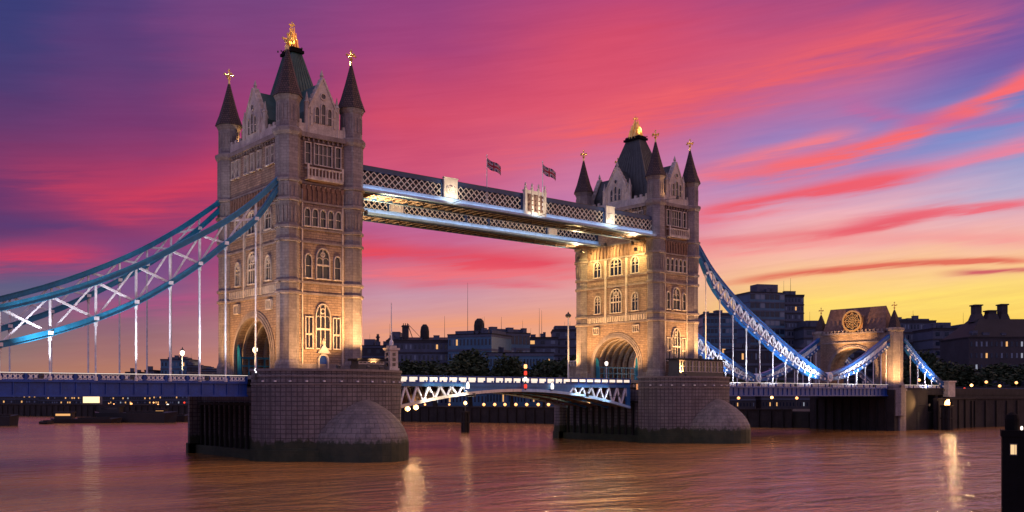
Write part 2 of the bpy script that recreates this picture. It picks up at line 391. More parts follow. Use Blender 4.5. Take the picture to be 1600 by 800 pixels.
    def build(s, name, m, parent=None, loc=(0, 0, 0), rz=0, smooth=False):
        me = bpy.data.meshes.new(name); me.from_pydata(s.v, [], s.f)
        ms = m if isinstance(m, (list, tuple)) else [m]
        for q in ms: me.materials.append(M[q] if isinstance(q, str) else q)
        bm = bmesh.new(); bm.from_mesh(me)
        bmesh.ops.recalc_face_normals(bm, faces=bm.faces); bm.to_mesh(me); bm.free()
        ul = me.uv_layers.new(name='UVMap')
        for pi, pl in enumerate(me.polygons):
            pl.material_index = s.mi[pi]; pl.use_smooth = smooth
            u = s.uv[pi]; nrm = pl.normal
            idx = {vi: k for k, vi in enumerate(s.f[pi])} if u else None
            for li in pl.loop_indices:
                vi = me.loops[li].vertex_index
                if u: ul.data[li].uv = u[idx[vi]]
                else:
                    co = me.vertices[vi].co
                    if abs(nrm.z) > .8: ul.data[li].uv = (co.x, co.y)
                    elif abs(nrm.x) > abs(nrm.y): ul.data[li].uv = (co.y, co.z)
                    else: ul.data[li].uv = (co.x, co.z)
        o = bpy.data.objects.new(name, me); COL.objects.link(o)
        o.location = loc; o.rotation_euler = (0, 0, rz)
        if parent: o.parent = parent
        return o
def inst(o, parent, loc, rz=0, sc=None):
    c = o.copy(); COL.objects.link(c); c.parent = parent; c.location = loc; c.rotation_euler = (0, 0, rz)
    if sc: c.scale = sc
    for ch in KIDS.get(o.name, []):
        d = ch.copy(); COL.objects.link(d); d.parent = c
        KIDS.setdefault(c.name, []).append(d)
    return c
KIDS = {}
def kid(o, p):
    o.parent = p; KIDS.setdefault(p.name, []).append(o); return o
def tag(o, label, cat, group=None):
    o['label'] = label; o['category'] = cat
    if group: o['group'] = group
    return o
def struct(o): o['kind'] = 'structure'; return o
def thing(name, loc, label, cat, group=None, rz=0):
    o = bpy.data.objects.new(name, None); COL.objects.link(o); o.location = loc; o.rotation_euler = (0, 0, rz)
    o.empty_display_size = .5
    return tag(o, label, cat, group)
def copy_thing(root, loc, label, rz=None, group=None):
    """Copy a thing with its parts and their sub-parts."""
    def rec(o, par):
        c = o.copy(); COL.objects.link(c)
        if par: c.parent = par
        for ch in CH_[o.name]: rec(ch, c)
        return c
    CH_ = {}
    for o in COL.objects:
        CH_.setdefault(o.name, [])
        if o.parent: CH_.setdefault(o.parent.name, []).append(o)
    c = rec(root, None); c.location = loc; c['label'] = label
    if rz is not None: c.rotation_euler = (0, 0, rz)
    if group: c['group'] = group
    return c
def spot(parent, loc, target, power, size=60, blend=.8, col=(1, .62, .3), r=.4, name='lamp_beam'):
    l = bpy.data.lights.new(name, 'SPOT'); l.energy = power; l.spot_size = R(size); l.spot_blend = blend
    l.color = col; l.shadow_soft_size = r
    o = bpy.data.objects.new(name, l); COL.objects.link(o)
    o.location = loc
    o.rotation_euler = (Vector(target) - Vector(loc)).to_track_quat('-Z', 'Y').to_euler()
    if parent: o.parent = parent
    return o
def bulb(parent, loc, power, col=(1, .6, .28), r=.25, name='lamp_glow'):
    l = bpy.data.lights.new(name, 'POINT'); l.energy = power; l.color = col; l.shadow_soft_size = r
    o = bpy.data.objects.new(name, l); COL.objects.link(o); o.location = loc; o.parent = parent
    return o

# ------------------------------------------------------------------ ground and water
wmb = MB()
wmb._add([(-9000, -1500, 0), (9000, -9000, 0), (9000, 9000, 0), (-9000, 9000, 0)], [(0, 1, 2, 3)])
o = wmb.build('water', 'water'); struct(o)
BANK = [(-2600, 3600), (-60, 560), (33, 356), (60, 300), (133, 124), (172, 16), (178, 13)]
BANK2 = [(180, -12.5), (215, -10), (245, -16), (340, -62), (700, -300), (3000, -2000)]
GZ = 4.8
poly = BANK + BANK2 + [(8900, -5900), (8900, 8900), (-6000, 8900)]
lm = MB(); lm.prism(poly, -1.0, GZ, 'z')
struct(lm.build('ground', 'land'))

def bank_hit(px, line):
    r = (px - 800) / F; dxx, dyy = sn + r * cs, cs - r * sn
    for (x0, y0), (x1, y1) in zip(line, line[1:]):
        ex, ey = x1 - x0, y1 - y0
        den = dxx * ey - dyy * ex
        if abs(den) < 1e-9: continue
        tt = ((x0 - CX) * ey - (y0 - CY) * ex) / den
        uu = ((x0 - CX) * dyy - (y0 - CY) * dxx) / den
        if tt > 0 and -1e-6 <= uu <= 1: return CX + dxx * tt, CY + dyy * tt, tt
    return None

def quay(line, z1, name, label, step=3.2):
    r = thing(name, (line[0][0], line[0][1], 0), label, 'river wall')
    ox, oy = line[0]
    m = MB(); p = MB()
    for (x0, y0), (x1, y1) in zip(line, line[1:]):
        L = math.dist((x0, y0), (x1, y1)); ux, uy = (x1 - x0) / L, (y1 - y0) / L; nx, ny = uy, -ux
        if (nx * (CX - x0) + ny * (CY - y0)) < 0: nx, ny = -nx, -ny
        m.bar((x0 - ox + nx * .5, y0 - oy + ny * .5, z1 / 2 - .5), (x1 - ox + nx * .5, y1 - oy + ny * .5, z1 / 2 - .5), 1.0, z1 + 1)
        p.bar((x0 - ox + nx * .6, y0 - oy + ny * .6, z1 + .15), (x1 - ox + nx * .6, y1 - oy + ny * .6, z1 + .15), 1.5, .35, mi=1)
        k = 0.0
        while k < L:
            x, y = x0 + ux * k - ox + nx * 1.25, y0 + uy * k - oy + ny * 1.25
            p.box(x - .22, x + .22, y - .22, y + .22, -1, z1 - .1 - random.random() * .5); k += step
    m.build('wall_face', 'quay', r); p.build('fender_posts', ['timber', 'quay'], r)
    return r
quay([(-60, 560), (33, 356), (60, 300), (133, 124), (170, 20)], 5.2, 'river_wall', 'long dark river wall with timber fender posts across the water behind the bridge', 3.6)
quay([(187, -13.5), (215, -11), (245, -17), (340, -63), (480, -155)], 8.4, 'river_wall', 'dark stone river wall at the far right below the unlit buildings', 5.0)

# ------------------------------------------------------------------ the bridge towers
TB = 12.9                       # foot of the towers
def arch_pts(w, z0, zs, rise, n=14, pointed=.0):
    """Opening outline from left foot over the crown to right foot."""
    pts = [(-w / 2, z0), (-w / 2, zs)]
    if pointed:
        # two arcs meeting in a point
        for k in range(1, n + 1):
            q = k / n; a = q * PI / 2
            pts.append((-w / 2 * (1 - (1 - math.cos(a)) ** .85) if 0 else -w / 2 * math.cos(a) ** pointed, zs + rise * math.sin(a)))
        pts[-1] = (0, zs + rise)
        pts += [(-x, z) for x, z in pts[-2:1:-1]]
    else:
        for k in range(1, 2 * n):
            a = PI * k / (2 * n); pts.append((-w / 2 * math.cos(a), zs + rise * math.sin(a)))
    pts += [(w / 2, zs), (w / 2, z0)]
    return pts
def grow(pts, d):
    """Offset an open outline outwards by d."""
    out = []
    n = len(pts)
    for i, p in enumerate(pts):
        a = Vector(pts[max(0, i - 1)]); c = Vector(pts[min(n - 1, i + 1)]); t_ = (c - a).normalized()
        out.append((p[0] - t_.y * d, p[1] + t_.x * d))
    return out

WIN = {}
def window_mesh(kind, w, h, lights, fr=.16, parent=None):
    """kind: 'lancet' pointed, 'rect' square headed, 'double' two tiers. Faces -Y, sill at the origin."""
    f = MB(); g_ = MB()
    if kind == 'lancet':
        rise = min(w * .8, h * .4); out = arch_pts(w, 0, h - rise, rise, 7, .8)
    else:
        out = [(-w / 2, 0), (-w / 2, h), (w / 2, h), (w / 2, 0)]
    f.strip(out, grow(out, fr) if kind == 'lancet' else [(-w / 2 - fr, 0), (-w / 2 - fr, h + fr), (w / 2 + fr, h + fr), (w / 2 + fr, 0)], -.32, .04)
    f.box(-w / 2 - fr * 1.3, w / 2 + fr * 1.3, -.42, .04, -fr, 0)
    for k in range(1, lights):
        x = -w / 2 + w * k / lights
        zt = h if kind != 'lancet' else (h - rise) + rise * math.sin(math.acos(min(1, (abs(x) / (w / 2))) ** (1 / .8)))
        f.box(x - .07, x + .07, -.2, -.035, 0, zt)
    if kind == 'lancet' and lights > 1:
        # tracery: little pointed heads and an eye
        for k in range(lights):
            xc = -w / 2 + w * (k + .5) / lights; ww = w / lights
            a = arch_pts(ww - .1, h - rise - .5, h - rise - .2, ww * .55, 4, .8)
            a = [(x + xc, z) for x, z in a]
            f.strip(a, grow(a, .07), -.18, -.04)
        n = 8; cr = w * .13
        a = [(cr * math.cos(2 * PI * k / n), h - rise * .48 + cr * math.sin(2 * PI * k / n)) for k in range(n)]
        b_ = [(x * 1.45, (z - h + rise * .48) * 1.45 + h - rise * .48) for x, z in a]
        f.strip(a, b_, -.18, -.04, closed=True)
    if kind == 'double' or (h > 4.2 and kind == 'lancet'):
        f.box(-w / 2, w / 2, -.24, -.036, h * .42, h * .42 + .28)
    elif h > 2:
        f.box(-w / 2, w / 2, -.16, -.036, h * .5, h * .5 + .1)
    g_.prism([(x, z) for x, z in out], -.03, .03, 'y')
    return f, g_
def win(parent, kind, w, h, lights, loc, rz, fm='trim', gm='glass'):
    key = (kind, w, h, lights, fm, gm)
    if key not in WIN:
        f, g_ = window_mesh(kind, w, h, lights)
        a = f.build('window', fm, parent, loc, rz); b_ = g_.build('pane', gm)
        kid(b_, a); WIN[key] = a
        return a
    return inst(WIN[key], parent, loc, rz)

def finial(h, s=1.0):
    m = MB()
    m.lathe([(.16 * s, 0), (.1 * s, .5 * s), (.26 * s, .75 * s), (.09 * s, .95 * s), (.08 * s, h), (.02, h + .25 * s)], 6)
    c = h * .68
    for a, b_ in (((-.55 * s, 0, c), (.55 * s, 0, c)), ((0, -.55 * s, c), (0, .55 * s, c))): m.bar(a, b_, .15 * s)
    for q in ((-.6 * s, 0, c), (.6 * s, 0, c), (0, -.6 * s, c), (0, .6 * s, c), (0, 0, c), (0, 0, h)):
        m._add([(q[0] + x * .2 * s, q[1] + y * .2 * s, q[2] + z * .2 * s) for x, y, z in ((1, 0, 0), (-1, 0, 0), (0, 1, 0), (0, -1, 0), (0, 0, 1), (0, 0, -1))],
               [(0, 2, 4), (2, 1, 4), (1, 3, 4), (3, 0, 4), (2, 0, 5), (1, 2, 5), (3, 1, 5), (0, 3, 5)])
    return m

TX, TY = 5.9, 10.7              # turret centres
CORN = (24.6, 26.3, 32.4, 34.4, 38.4, 41.3)
def build_tower(loc, label, roofmat):
    T = thing('bridge_tower', loc, label, 'tower', 'the two great gothic towers of the bridge')
    WIN.clear()
    # body with the road tunnel through it
    a = arch_pts(13.2, TB, 15.6, 6.0, 16)
    body = MB()
    outer = [(11.4, TB), (11.4, 48.6), (-11.4, 48.6), (-11.4, TB)]
    body.prism(a + outer, -6.5, 6.5, 'x')
    body.build('wall', 'wall', T)
    m = MB()
    for k in range(3):
        g0 = grow(a, .02 + k * .36); g1 = grow(a, .38 + k * .36)
        m.strip(g0, g1, -6.95 + k * .14, -6.48, 'x')
    q = m.build('arch_surround', 'cornice', T); inst(q, T, (0, 0, 0), PI)
    m = MB(); inn = grow(a, -.35); inn2 = grow(a, -.05)
    for x in (-5.4, -3.4, -1.4, .6, 2.6, 4.6): m.strip(inn, inn2, x, x + .5, 'x')
    m.build('vault_ribs', 'cornice', T)
    # blue iron gates and railings inside the arch
    for sy in (-1, 1):
        m = MB()
        for k in range(9):
            x = -6.2 + k * 1.5; m.bar((x, sy * 5.4, TB - .3), (x, sy * 5.4, TB + 2.6), .22)
        m.bar((-6.3, sy * 5.4, TB + 2.6), (6, sy * 5.4, TB + 2.6), .3); m.bar((-6.3, sy * 5.4, TB + 1.3), (6, sy * 5.4, TB + 1.3), .2)
        for k in range(4):
            y = sy * (5.6 + k * .22); m.box(-6.4, -6.1, y - .07, y + .07, TB - .3, TB + 4.2 + .2 * k)
        m.build('arch_railing', 'chain', T)
    # turrets
    tm = MB(); tm.lathe([(2.12, TB - .3), (2.12, TB + 1.2), (1.82, TB + 1.9), (1.82, 36.2), (2.02, 38.2), (2.02, 48.9), (1.84, 49.4), (1.84, 53.2), (2.1, 53.7), (2.3, 54.1)], 8)
    sm = MB(); sm.lathe([(2.42, 54.0), (2.3, 54.35), (1.72, 55.8), (1.05, 58.0), (.5, 60.0), (.16, 61.3)], 8)
    NM = [MB(), MB(), MB()]     # niches on the corbelled drum, slit panels under the spire
    for k in range(8):
        an = 2 * PI * k / 8
        for nm, z0, z1, rr in ((NM[0], 35.2, 37.6, 1.72), (NM[1], 39.0, 40.6, 1.9), (NM[2], 50.3, 52.6, 1.72)):
            for s_ in (-.32, .32):
                c, s2 = math.cos(an), math.sin(an)
                px, py = c * rr - s2 * s_, s2 * rr + c * s_
                nm.bar((px, py, z0), (px + (c * .12 if z0 < 36 else 0), py + (s2 * .12 if z0 < 36 else 0), z1), .26, .14, (c, s2, 0))
    fm = finial(2.3, 1.35)
    first = None
    for i, (sx, sy) in enumerate(((-1, -1), (1, -1), (-1, 1), (1, 1))):
        if first is None:
            tu = tm.build('turret', 'turret', T, (sx * TX, sy * TY, 0))
            kid(sm.build('spire', 'tile'), tu)
            [kid(nm.build('niche_band', 'cornice'), tu) for nm in NM]
            q = fm.build('finial', 'gold'); q.location = (0, 0, 61.1); kid(q, tu)
            first = tu
        else: inst(first, T, (sx * TX, sy * TY, 0))
    # string courses
    for i, z in enumerate(CORN):
        m = MB(); r = 2.0 if z < 37 else 2.2; h = .32
        for sx, sy in ((-1, -1), (1, -1), (-1, 1), (1, 1)):
            m.lathe([(r, z - .1), (r + .12, z), (r + .12, z + h), (r, z + h + .1)], 8, (sx * TX, sy * TY))
        for s_ in (-1, 1):
            m.box(-TX + 1.7, TX - 1.7, s_ * 11.35 if s_ > 0 else -11.62, 11.62 if s_ > 0 else -11.35, z + .003 * i, z + h)
            m.box(s_ * 6.4 if s_ > 0 else -6.72, 6.72 if s_ > 0 else -6.4, -TY + 1.7, TY - 1.7, z + .002, z + h)
        m.build('string_course', 'cornice', T)
    m = MB()
    for sx, sy in ((-1, -1), (1, -1), (-1, 1), (1, 1)):
        m.lathe([(2.1, 48.1), (2.42, 48.6), (2.42, 49.1), (1.9, 49.35)], 8, (sx * TX, sy * TY))
    for s_ in (-1, 1):
        y0, y1 = sorted((s_ * 11.3, s_ * 11.95)); m.box(-TX + 1.8, TX - 1.8, y0, y1, 48.3, 49.0)
        x0, x1 = sorted((s_ * 6.4, s_ * 7.05)); m.box(x0, x1, -TY + 1.8, TY - 1.8, 48.3, 49.003)
        for k in range(9):
            x = -3.6 + k * .9; m.box(x - .14, x + .14, *sorted((s_ * 11.3, s_ * 11.75)), 47.8, 48.3)
        for k in range(17):
            y = -7.6 + k * .95; m.box(*sorted((s_ * 6.4, s_ * 6.85)), y - .14, y + .14, 47.8, 48.3)
    m.build('cornice', 'cornice', T)
    # parapet between turrets and gables
    for s_ in (-1, 1):
        m = MB()
        m.box(-4.3, 4.3, *sorted((s_ * 11.0, s_ * 11.5)), 49.0, 50.4)
        for k in range(6):
            x = -4.1 + k * 1.64; m.box(x - .3, x + .3, *sorted((s_ * 11.05, s_ * 11.45)), 50.4, 50.95)
        m.build('parapet', 'trim', T)
        m = MB()
        m.box(*sorted((s_ * 6.05, s_ * 6.55)), -8.9, 8.9, 49.0, 50.403)
        for k in range(12):
            y = -8.6 + k * 1.56; m.box(*sorted((s_ * 6.1, s_ * 6.5)), y - .3, y + .3, 50.4, 50.95)
        m.build('parapet', 'trim', T)
    # main roof
    m = MB()
    def frus(hx0, hy0, z0, hx1, hy1, z1):
        vs = [(sx * hx0, sy * hy0, z0) for sx, sy in ((-1, -1), (1, -1), (1, 1), (-1, 1))] + [(sx * hx1, sy * hy1, z1) for sx, sy in ((-1, -1), (1, -1), (1, 1), (-1, 1))]
        m._add(vs, [(3, 2, 1, 0), (4, 5, 6, 7), (0, 1, 5, 4), (1, 2, 6, 5), (2, 3, 7, 6), (3, 0, 4, 7)])
    frus(6.0, 10.9, 48.6, 6.0, 10.9, 48.95)
    frus(5.0, 8.6, 48.95, 1.15, 2.0, 64.3)
    rf = m.build('roof', roofmat, T)
    m = MB()
    for k in range(-3, 4):
        m.bar((k * 1.25, -8.62, 49.2), (k * .3, -2.05, 64.2), .1, .12); 
    for k in range(-5, 6):
        m.bar((-5.02, k * 1.4, 49.2), (-1.18, k * .35, 64.2), .1, .12)
    m.build('roof_rolls', roofmat, rf)
    m = MB(); m.box(-1.5, 1.5, -2.35, 2.35, 64.3, 64.75); m.box(-1.25, 1.25, -2.05, 2.05, 64.75, 65.15)
    kid(m.build('roof_platform', 'black'), rf)
    m = MB()                    # gilded cresting rising to a spirelet
    for ring, (rx, ry, z0, h) in enumerate(((1.35, 2.0, 65.0, 1.6), (.95, 1.4, 65.8, 1.8), (.55, .8, 66.7, 1.8))):
        n = 14 - ring * 4
        for k in range(n):
            a_ = 2 * PI * k / n; x, y = rx * math.cos(a_), ry * math.sin(a_); hh_ = h * (1 if k % 2 else .72)
            m.bar((x, y, z0 - .3), (x * .72, y * .72, z0 + hh_), .2); m.lathe([(.02, z0 + hh_ - .2), (.2, z0 + hh_), (.02, z0 + hh_ + .35)], 5, (x * .72, y * .72))
    m.lathe([(1.35, 65.0), (1.0, 66.2), (.5, 67.2), (.3, 68.0), (.34, 68.2), (.12, 68.7)], 8)
    m.build('crown', 'gold', rf)
    q = finial(1.2, 1.0).build('crown_cross', 'gold', rf); q.location = (0, 0, 68.4)
    # gables
    def gable(w, zsh, zpk, depth, loc, rz, name='gable'):
        g_ = MB(); pts = [(-w / 2, 48.9), (-w / 2, zsh), (-w / 2 + .5, zsh + .4), (0, zpk), (w / 2 - .5, zsh + .4), (w / 2, zsh), (w / 2, 48.9)]
        g_.prism(pts, -.45, .45, 'y')
        for s_ in (-1, 1):
            g_.bar((s_ * w / 2, 0, zsh - .2), (s_ * .05, 0, zpk + .15), 1.15, .28)
            for k in range(1, 6):
                x = s_ * w / 2 * (1 - k / 6); z = zsh + (zpk - zsh) * k / 6
                g_.box(x - .14, x + .14, -.3, .3, z, z + .62)
            g_.lathe([(.42, 48.9), (.42, zsh + .6), (.5, zsh + .7), (.3, zsh + 1.0), (.05, zsh + 2.3)], 6, (s_ * (w / 2 + .15), -.1))
        g_.lathe([(.3, zpk), (.22, zpk + .4), (.34, zpk + .6), (.04, zpk + 1.5)], 6)
        ob = g_.build(name, 'trim', T, loc, rz)
        r_ = MB(); r_.prism([(-w / 2 + .3, 48.9), (-w / 2 + .3, zsh - .2), (0, zpk - .3), (w / 2 - .3, zsh - .2), (w / 2 - .3, 48.9)], .46, depth, 'y')
        kid(r_.build('gable_roof', roofmat), ob)
        p_ = MB(); f_ = MB()
        for x, w_, z0, h_ in ((0, .75, 50.7, 3.0), (-1.15, .7, 50.7, 2.4), (1.15, .7, 50.7, 2.4)):
            a_ = [(u + x, v + z0) for u, v in arch_pts(w_, 0, h_ - .6, .6, 5, .8)]
            p_.prism(a_, -.5, -.44, 'y'); f_.strip(a_, grow(a_, .13), -.66, -.44)
            f_.box(x - w_ / 2, x + w_ / 2, -.56, -.505, z0 + h_ * .45, z0 + h_ * .45 + .09)
        n = 8; c = zsh + (zpk - zsh) * .42
        a_ = [(.42 * math.cos(2 * PI * k / n), c + .42 * math.sin(2 * PI * k / n)) for k in range(n)]
        p_.prism(a_, -.5, -.44, 'y'); f_.strip(a_, [(x * 1.35, (z - c) * 1.35 + c) for x, z in a_], -.62, -.44, closed=True)
        for s_ in (-1, 1):
            for z0 in (50.3, 52.0): f_.box(s_ * w * .4 - .2, s_ * w * .4 + .2, -.58, -.44, z0, z0 + 1.3)
        kid(f_.build('gable_tracery', 'trim'), ob); kid(p_.build('pane', 'glass'), ob)
    gable(5.3, 53.0, 57.6, 6.6, (0, -11.15, 0), 0)
    gable(5.3, 53.0, 57.6, 6.6, (0, 11.15, 0), PI)
    gable(7.2, 52.6, 57.6, 4.6, (-6.2, 0, 0), -PI / 2)
    gable(7.2, 52.6, 57.6, 4.6, (6.2, 0, 0), PI / 2)
    # river face windows (at y = -11.4) and the same on the far side face
    for fy, rz in ((-11.4, 0), (11.4, PI)):
        s_ = 1 if fy < 0 else -1
        win(T, 'lancet', 2.5, 6.6, 3, (0, fy, 16.6), rz)
        for x in (-2.55, 2.55): win(T, 'double', 1.15, 4.6, 2, (x, fy, 16.6), rz)
        win(T, 'lancet', 2.3, 4.5, 2, (0, fy, 27.2), rz)
        for x in (-2.7, 2.7): win(T, 'lancet', 1.05, 3.5, 1, (x, fy, 27.2), rz)
        for k in range(5): win(T, 'lancet', .95, 2.6, 1, (-2.9 + 1.45 * k, fy, 35.0), rz)
        win(T, 'rect', 3.1, 3.1, 4, (0, fy, 44.4), rz)
        for x in (-2.8, 2.8): win(T, 'rect', .9, 3.1, 1, (x, fy, 44.4), rz)
    # road faces
    for fx, rz in ((-6.5, -PI / 2), (6.5, PI / 2)):
        win(T, 'lancet', 3.2, 4.9, 4, (fx, 0, 27.0), rz)
        for y in (-5.6, 5.6): win(T, 'lancet', 1.7, 3.7, 2, (fx, y, 27.1), rz)
        win(T, 'lancet', 3.4, 3.5, 3, (fx, 0, 34.9), rz)
        for y in (-5.6, 5.6): win(T, 'lancet', 2.1, 3.3, 2, (fx, y, 34.9), rz)
        for y in (-7.3, -5.5, -2.4, 0, 2.4, 5.5, 7.3): win(T, 'rect', 1.0, 2.7, 2, (fx, y, 44.7), rz)
    # relief: arcade panels, pilasters, balustrade bands
    for sy in (-1, 1):
        m = MB()
        y0, y1 = sorted((sy * 11.38, sy * 11.52)); m.box(-3.9, 3.9, y0, y1, 38.75, 41.25)
        y0, y1 = sorted((sy * 11.5, sy * 11.72))
        for k in range(9):
            x = -3.6 + k * .9; m.box(x - .12, x + .12, y0, y1, 38.8, 40.5); m.box(x - .3, x + .3, y0, y1, 40.5, 41.2)
        m.build('blind_arcade', 'brownstone', T)
    for sx in (-1, 1):
        m = MB()
        x0, x1 = sorted((sx * 6.48, sx * 6.62)); m.box(x0, x1, -8.9, 8.9, 38.75, 41.25)
        x0, x1 = sorted((sx * 6.6, sx * 6.82))
        for k in range(17):
            y = -8 + k; m.box(x0, x1, y - .12, y + .12, 38.8, 40.5); m.box(x0, x1, y - .32, y + .32, 40.5, 41.2)
        m.build('blind_arcade', 'brownstone', T)
    for sx in (-1, 1):
        m = MB()
        x0, x1 = sorted((sx * 6.48, sx * 6.85))
        for y in (-3.1, 3.1): m.box(x0, x1, y - .22, y + .22, 24.95, 38.3)
        x0, x1 = sorted((sx * 6.48, sx * 6.9))
        for k in range(25):
            y = -8.4 + k * .7; m.box(x0, x1 - (.0 if sx > 0 else -.0), y - .09, y + .09, 25.1, 26.2)
        m.box(*sorted((sx * 6.48, sx * 6.58)), -8.8, 8.8, 25.0, 26.25)
        for y in (-5.9, 5.9):
            m.box(x0, x1, y - .9, y + .9, 22.5, 22.7); m.box(x0, x1, y - .9, y + .9, 23.9, 24.1)
            for q in (-.9, -.3, .3, .9): m.box(x0, x1, y + q - .08, y + q + .08, 22.7, 23.9)
        m.build('pilasters', 'trim', T)
    for sy in (-1, 1):
        m = MB()
        y0, y1 = sorted((sy * 11.38, sy * 11.6))
        for x in (-3.75, 3.75): m.box(x - .12, x + .12, y0, y1, 14, 41.2)
        m.box(-3.6, 3.6, y0, y1, 41.05, 41.22); m.build('pilasters', 'trim', T)
    # balconies on the top storey
    def balcony(w, loc, rz):
        q = MB(); q.box(-w / 2, w / 2, -1.1, 0, 41.9, 42.2); q.box(-w / 2, w / 2, -1.15, -.95, 43.5, 43.72); q.box(-w / 2 + .1, w / 2 - .1, -1.05, -.98, 42.2, 42.45)
        n = int(w / .62)
        for k in range(n + 1):
            x = -w / 2 + .12 + k * (w - .24) / n; q.box(x - .09, x + .09, -1.12, -.96, 42.2, 43.5)
        for x in (-w / 2 + .12, w / 2 - .12): q.box(x - .1, x + .1, -1.1, 0, 43.5, 43.7); q.box(x - .16, x + .16, -1.16, -.9, 42.2, 44.2)
        ob = q.build('balcony', 'trim', T, loc, rz)
        q = MB(); q._add([(-w / 2 + .3, -.95, 41.88), (w / 2 - .3, -.95, 41.88), (w / 2 - 1, -.02, 41.66), (-w / 2 + 1, -.02, 41.66), (-w / 2 + .3, 0, 41.88), (w / 2 - .3, 0, 41.88)], [(0, 1, 2, 3), (0, 4, 5, 1), (0, 3, 4), (1, 5, 2), (2, 5, 4, 3)])
        q.box(-w / 2 + .5, w / 2 - .5, -.1, .0, 42.2, 44.2)
        kid(q.build('balcony_back', 'brownstone'), ob)
    balcony(6.6, (0, -11.42, 0), 0)
    # river door with a small canopy
    m = MB(); a_ = arch_pts(1.5, TB, TB + 1.9, .7, 5, .8)
    m.strip(a_, grow(a_, .25), -11.85, -11.38); m.prism([(-1.2, TB + 2.9), (0, TB + 4.3), (1.2, TB + 2.9)], -12.0, -11.38, 'y')
    m.lathe([(.14, TB + 4.2), (.3, TB + 4.6), (.04, TB + 5.2)], 6, (0, -11.7))
    d = m.build('door_surround', 'trim', T)
    m = MB(); m.prism(a_, -11.5, -11.39, 'y'); m.build('door', 'blue', T)
    # plinth
    m = MB()
    for sy in (-1, 1): m.box(-4.3, 4.3, *sorted((sy * 11.3, sy * 11.6)), TB - .3, TB + 1.3)
    for sx in (-1, 1):
        for sy in (-1, 1): m.box(*sorted((sx * 6.3, sx * 6.7)), *sorted((sy * 7.8, sy * 9.6)), TB - .3, TB + 1.3)
    m.box(-6.3, 6.3, -6.7, 6.7, TB - .9, TB - .25)
    m.build('plinth', 'cornice', T)
    return T
T1 = build_tower((0, 0, 0), 'nearer left gothic stone tower with four spired turrets and green roof under a gold crown', 'copper')
T2 = copy_thing(T1, (82, 0, 0), 'farther right gothic stone tower with grey roof and golden lit face under the walkways')
for o in COL.objects:
    if o.parent is T2 or (o.parent and o.parent.parent is T2):
        if o.type == 'MESH' and o.data.materials[0].name == 'green_slate':
            o.data = o.data.copy(); o.data.materials[0] = M['slate']

for o in COL.objects:
    if o.parent is T1 and o.name.startswith('roof') : o.scale = (.84, .84, 1); o.location = (.5, -.4, 0)
T1.location.x = -.47; T2.location.x = 81.55
for T in (T1, T2): T.scale = (.92, .98, 1)
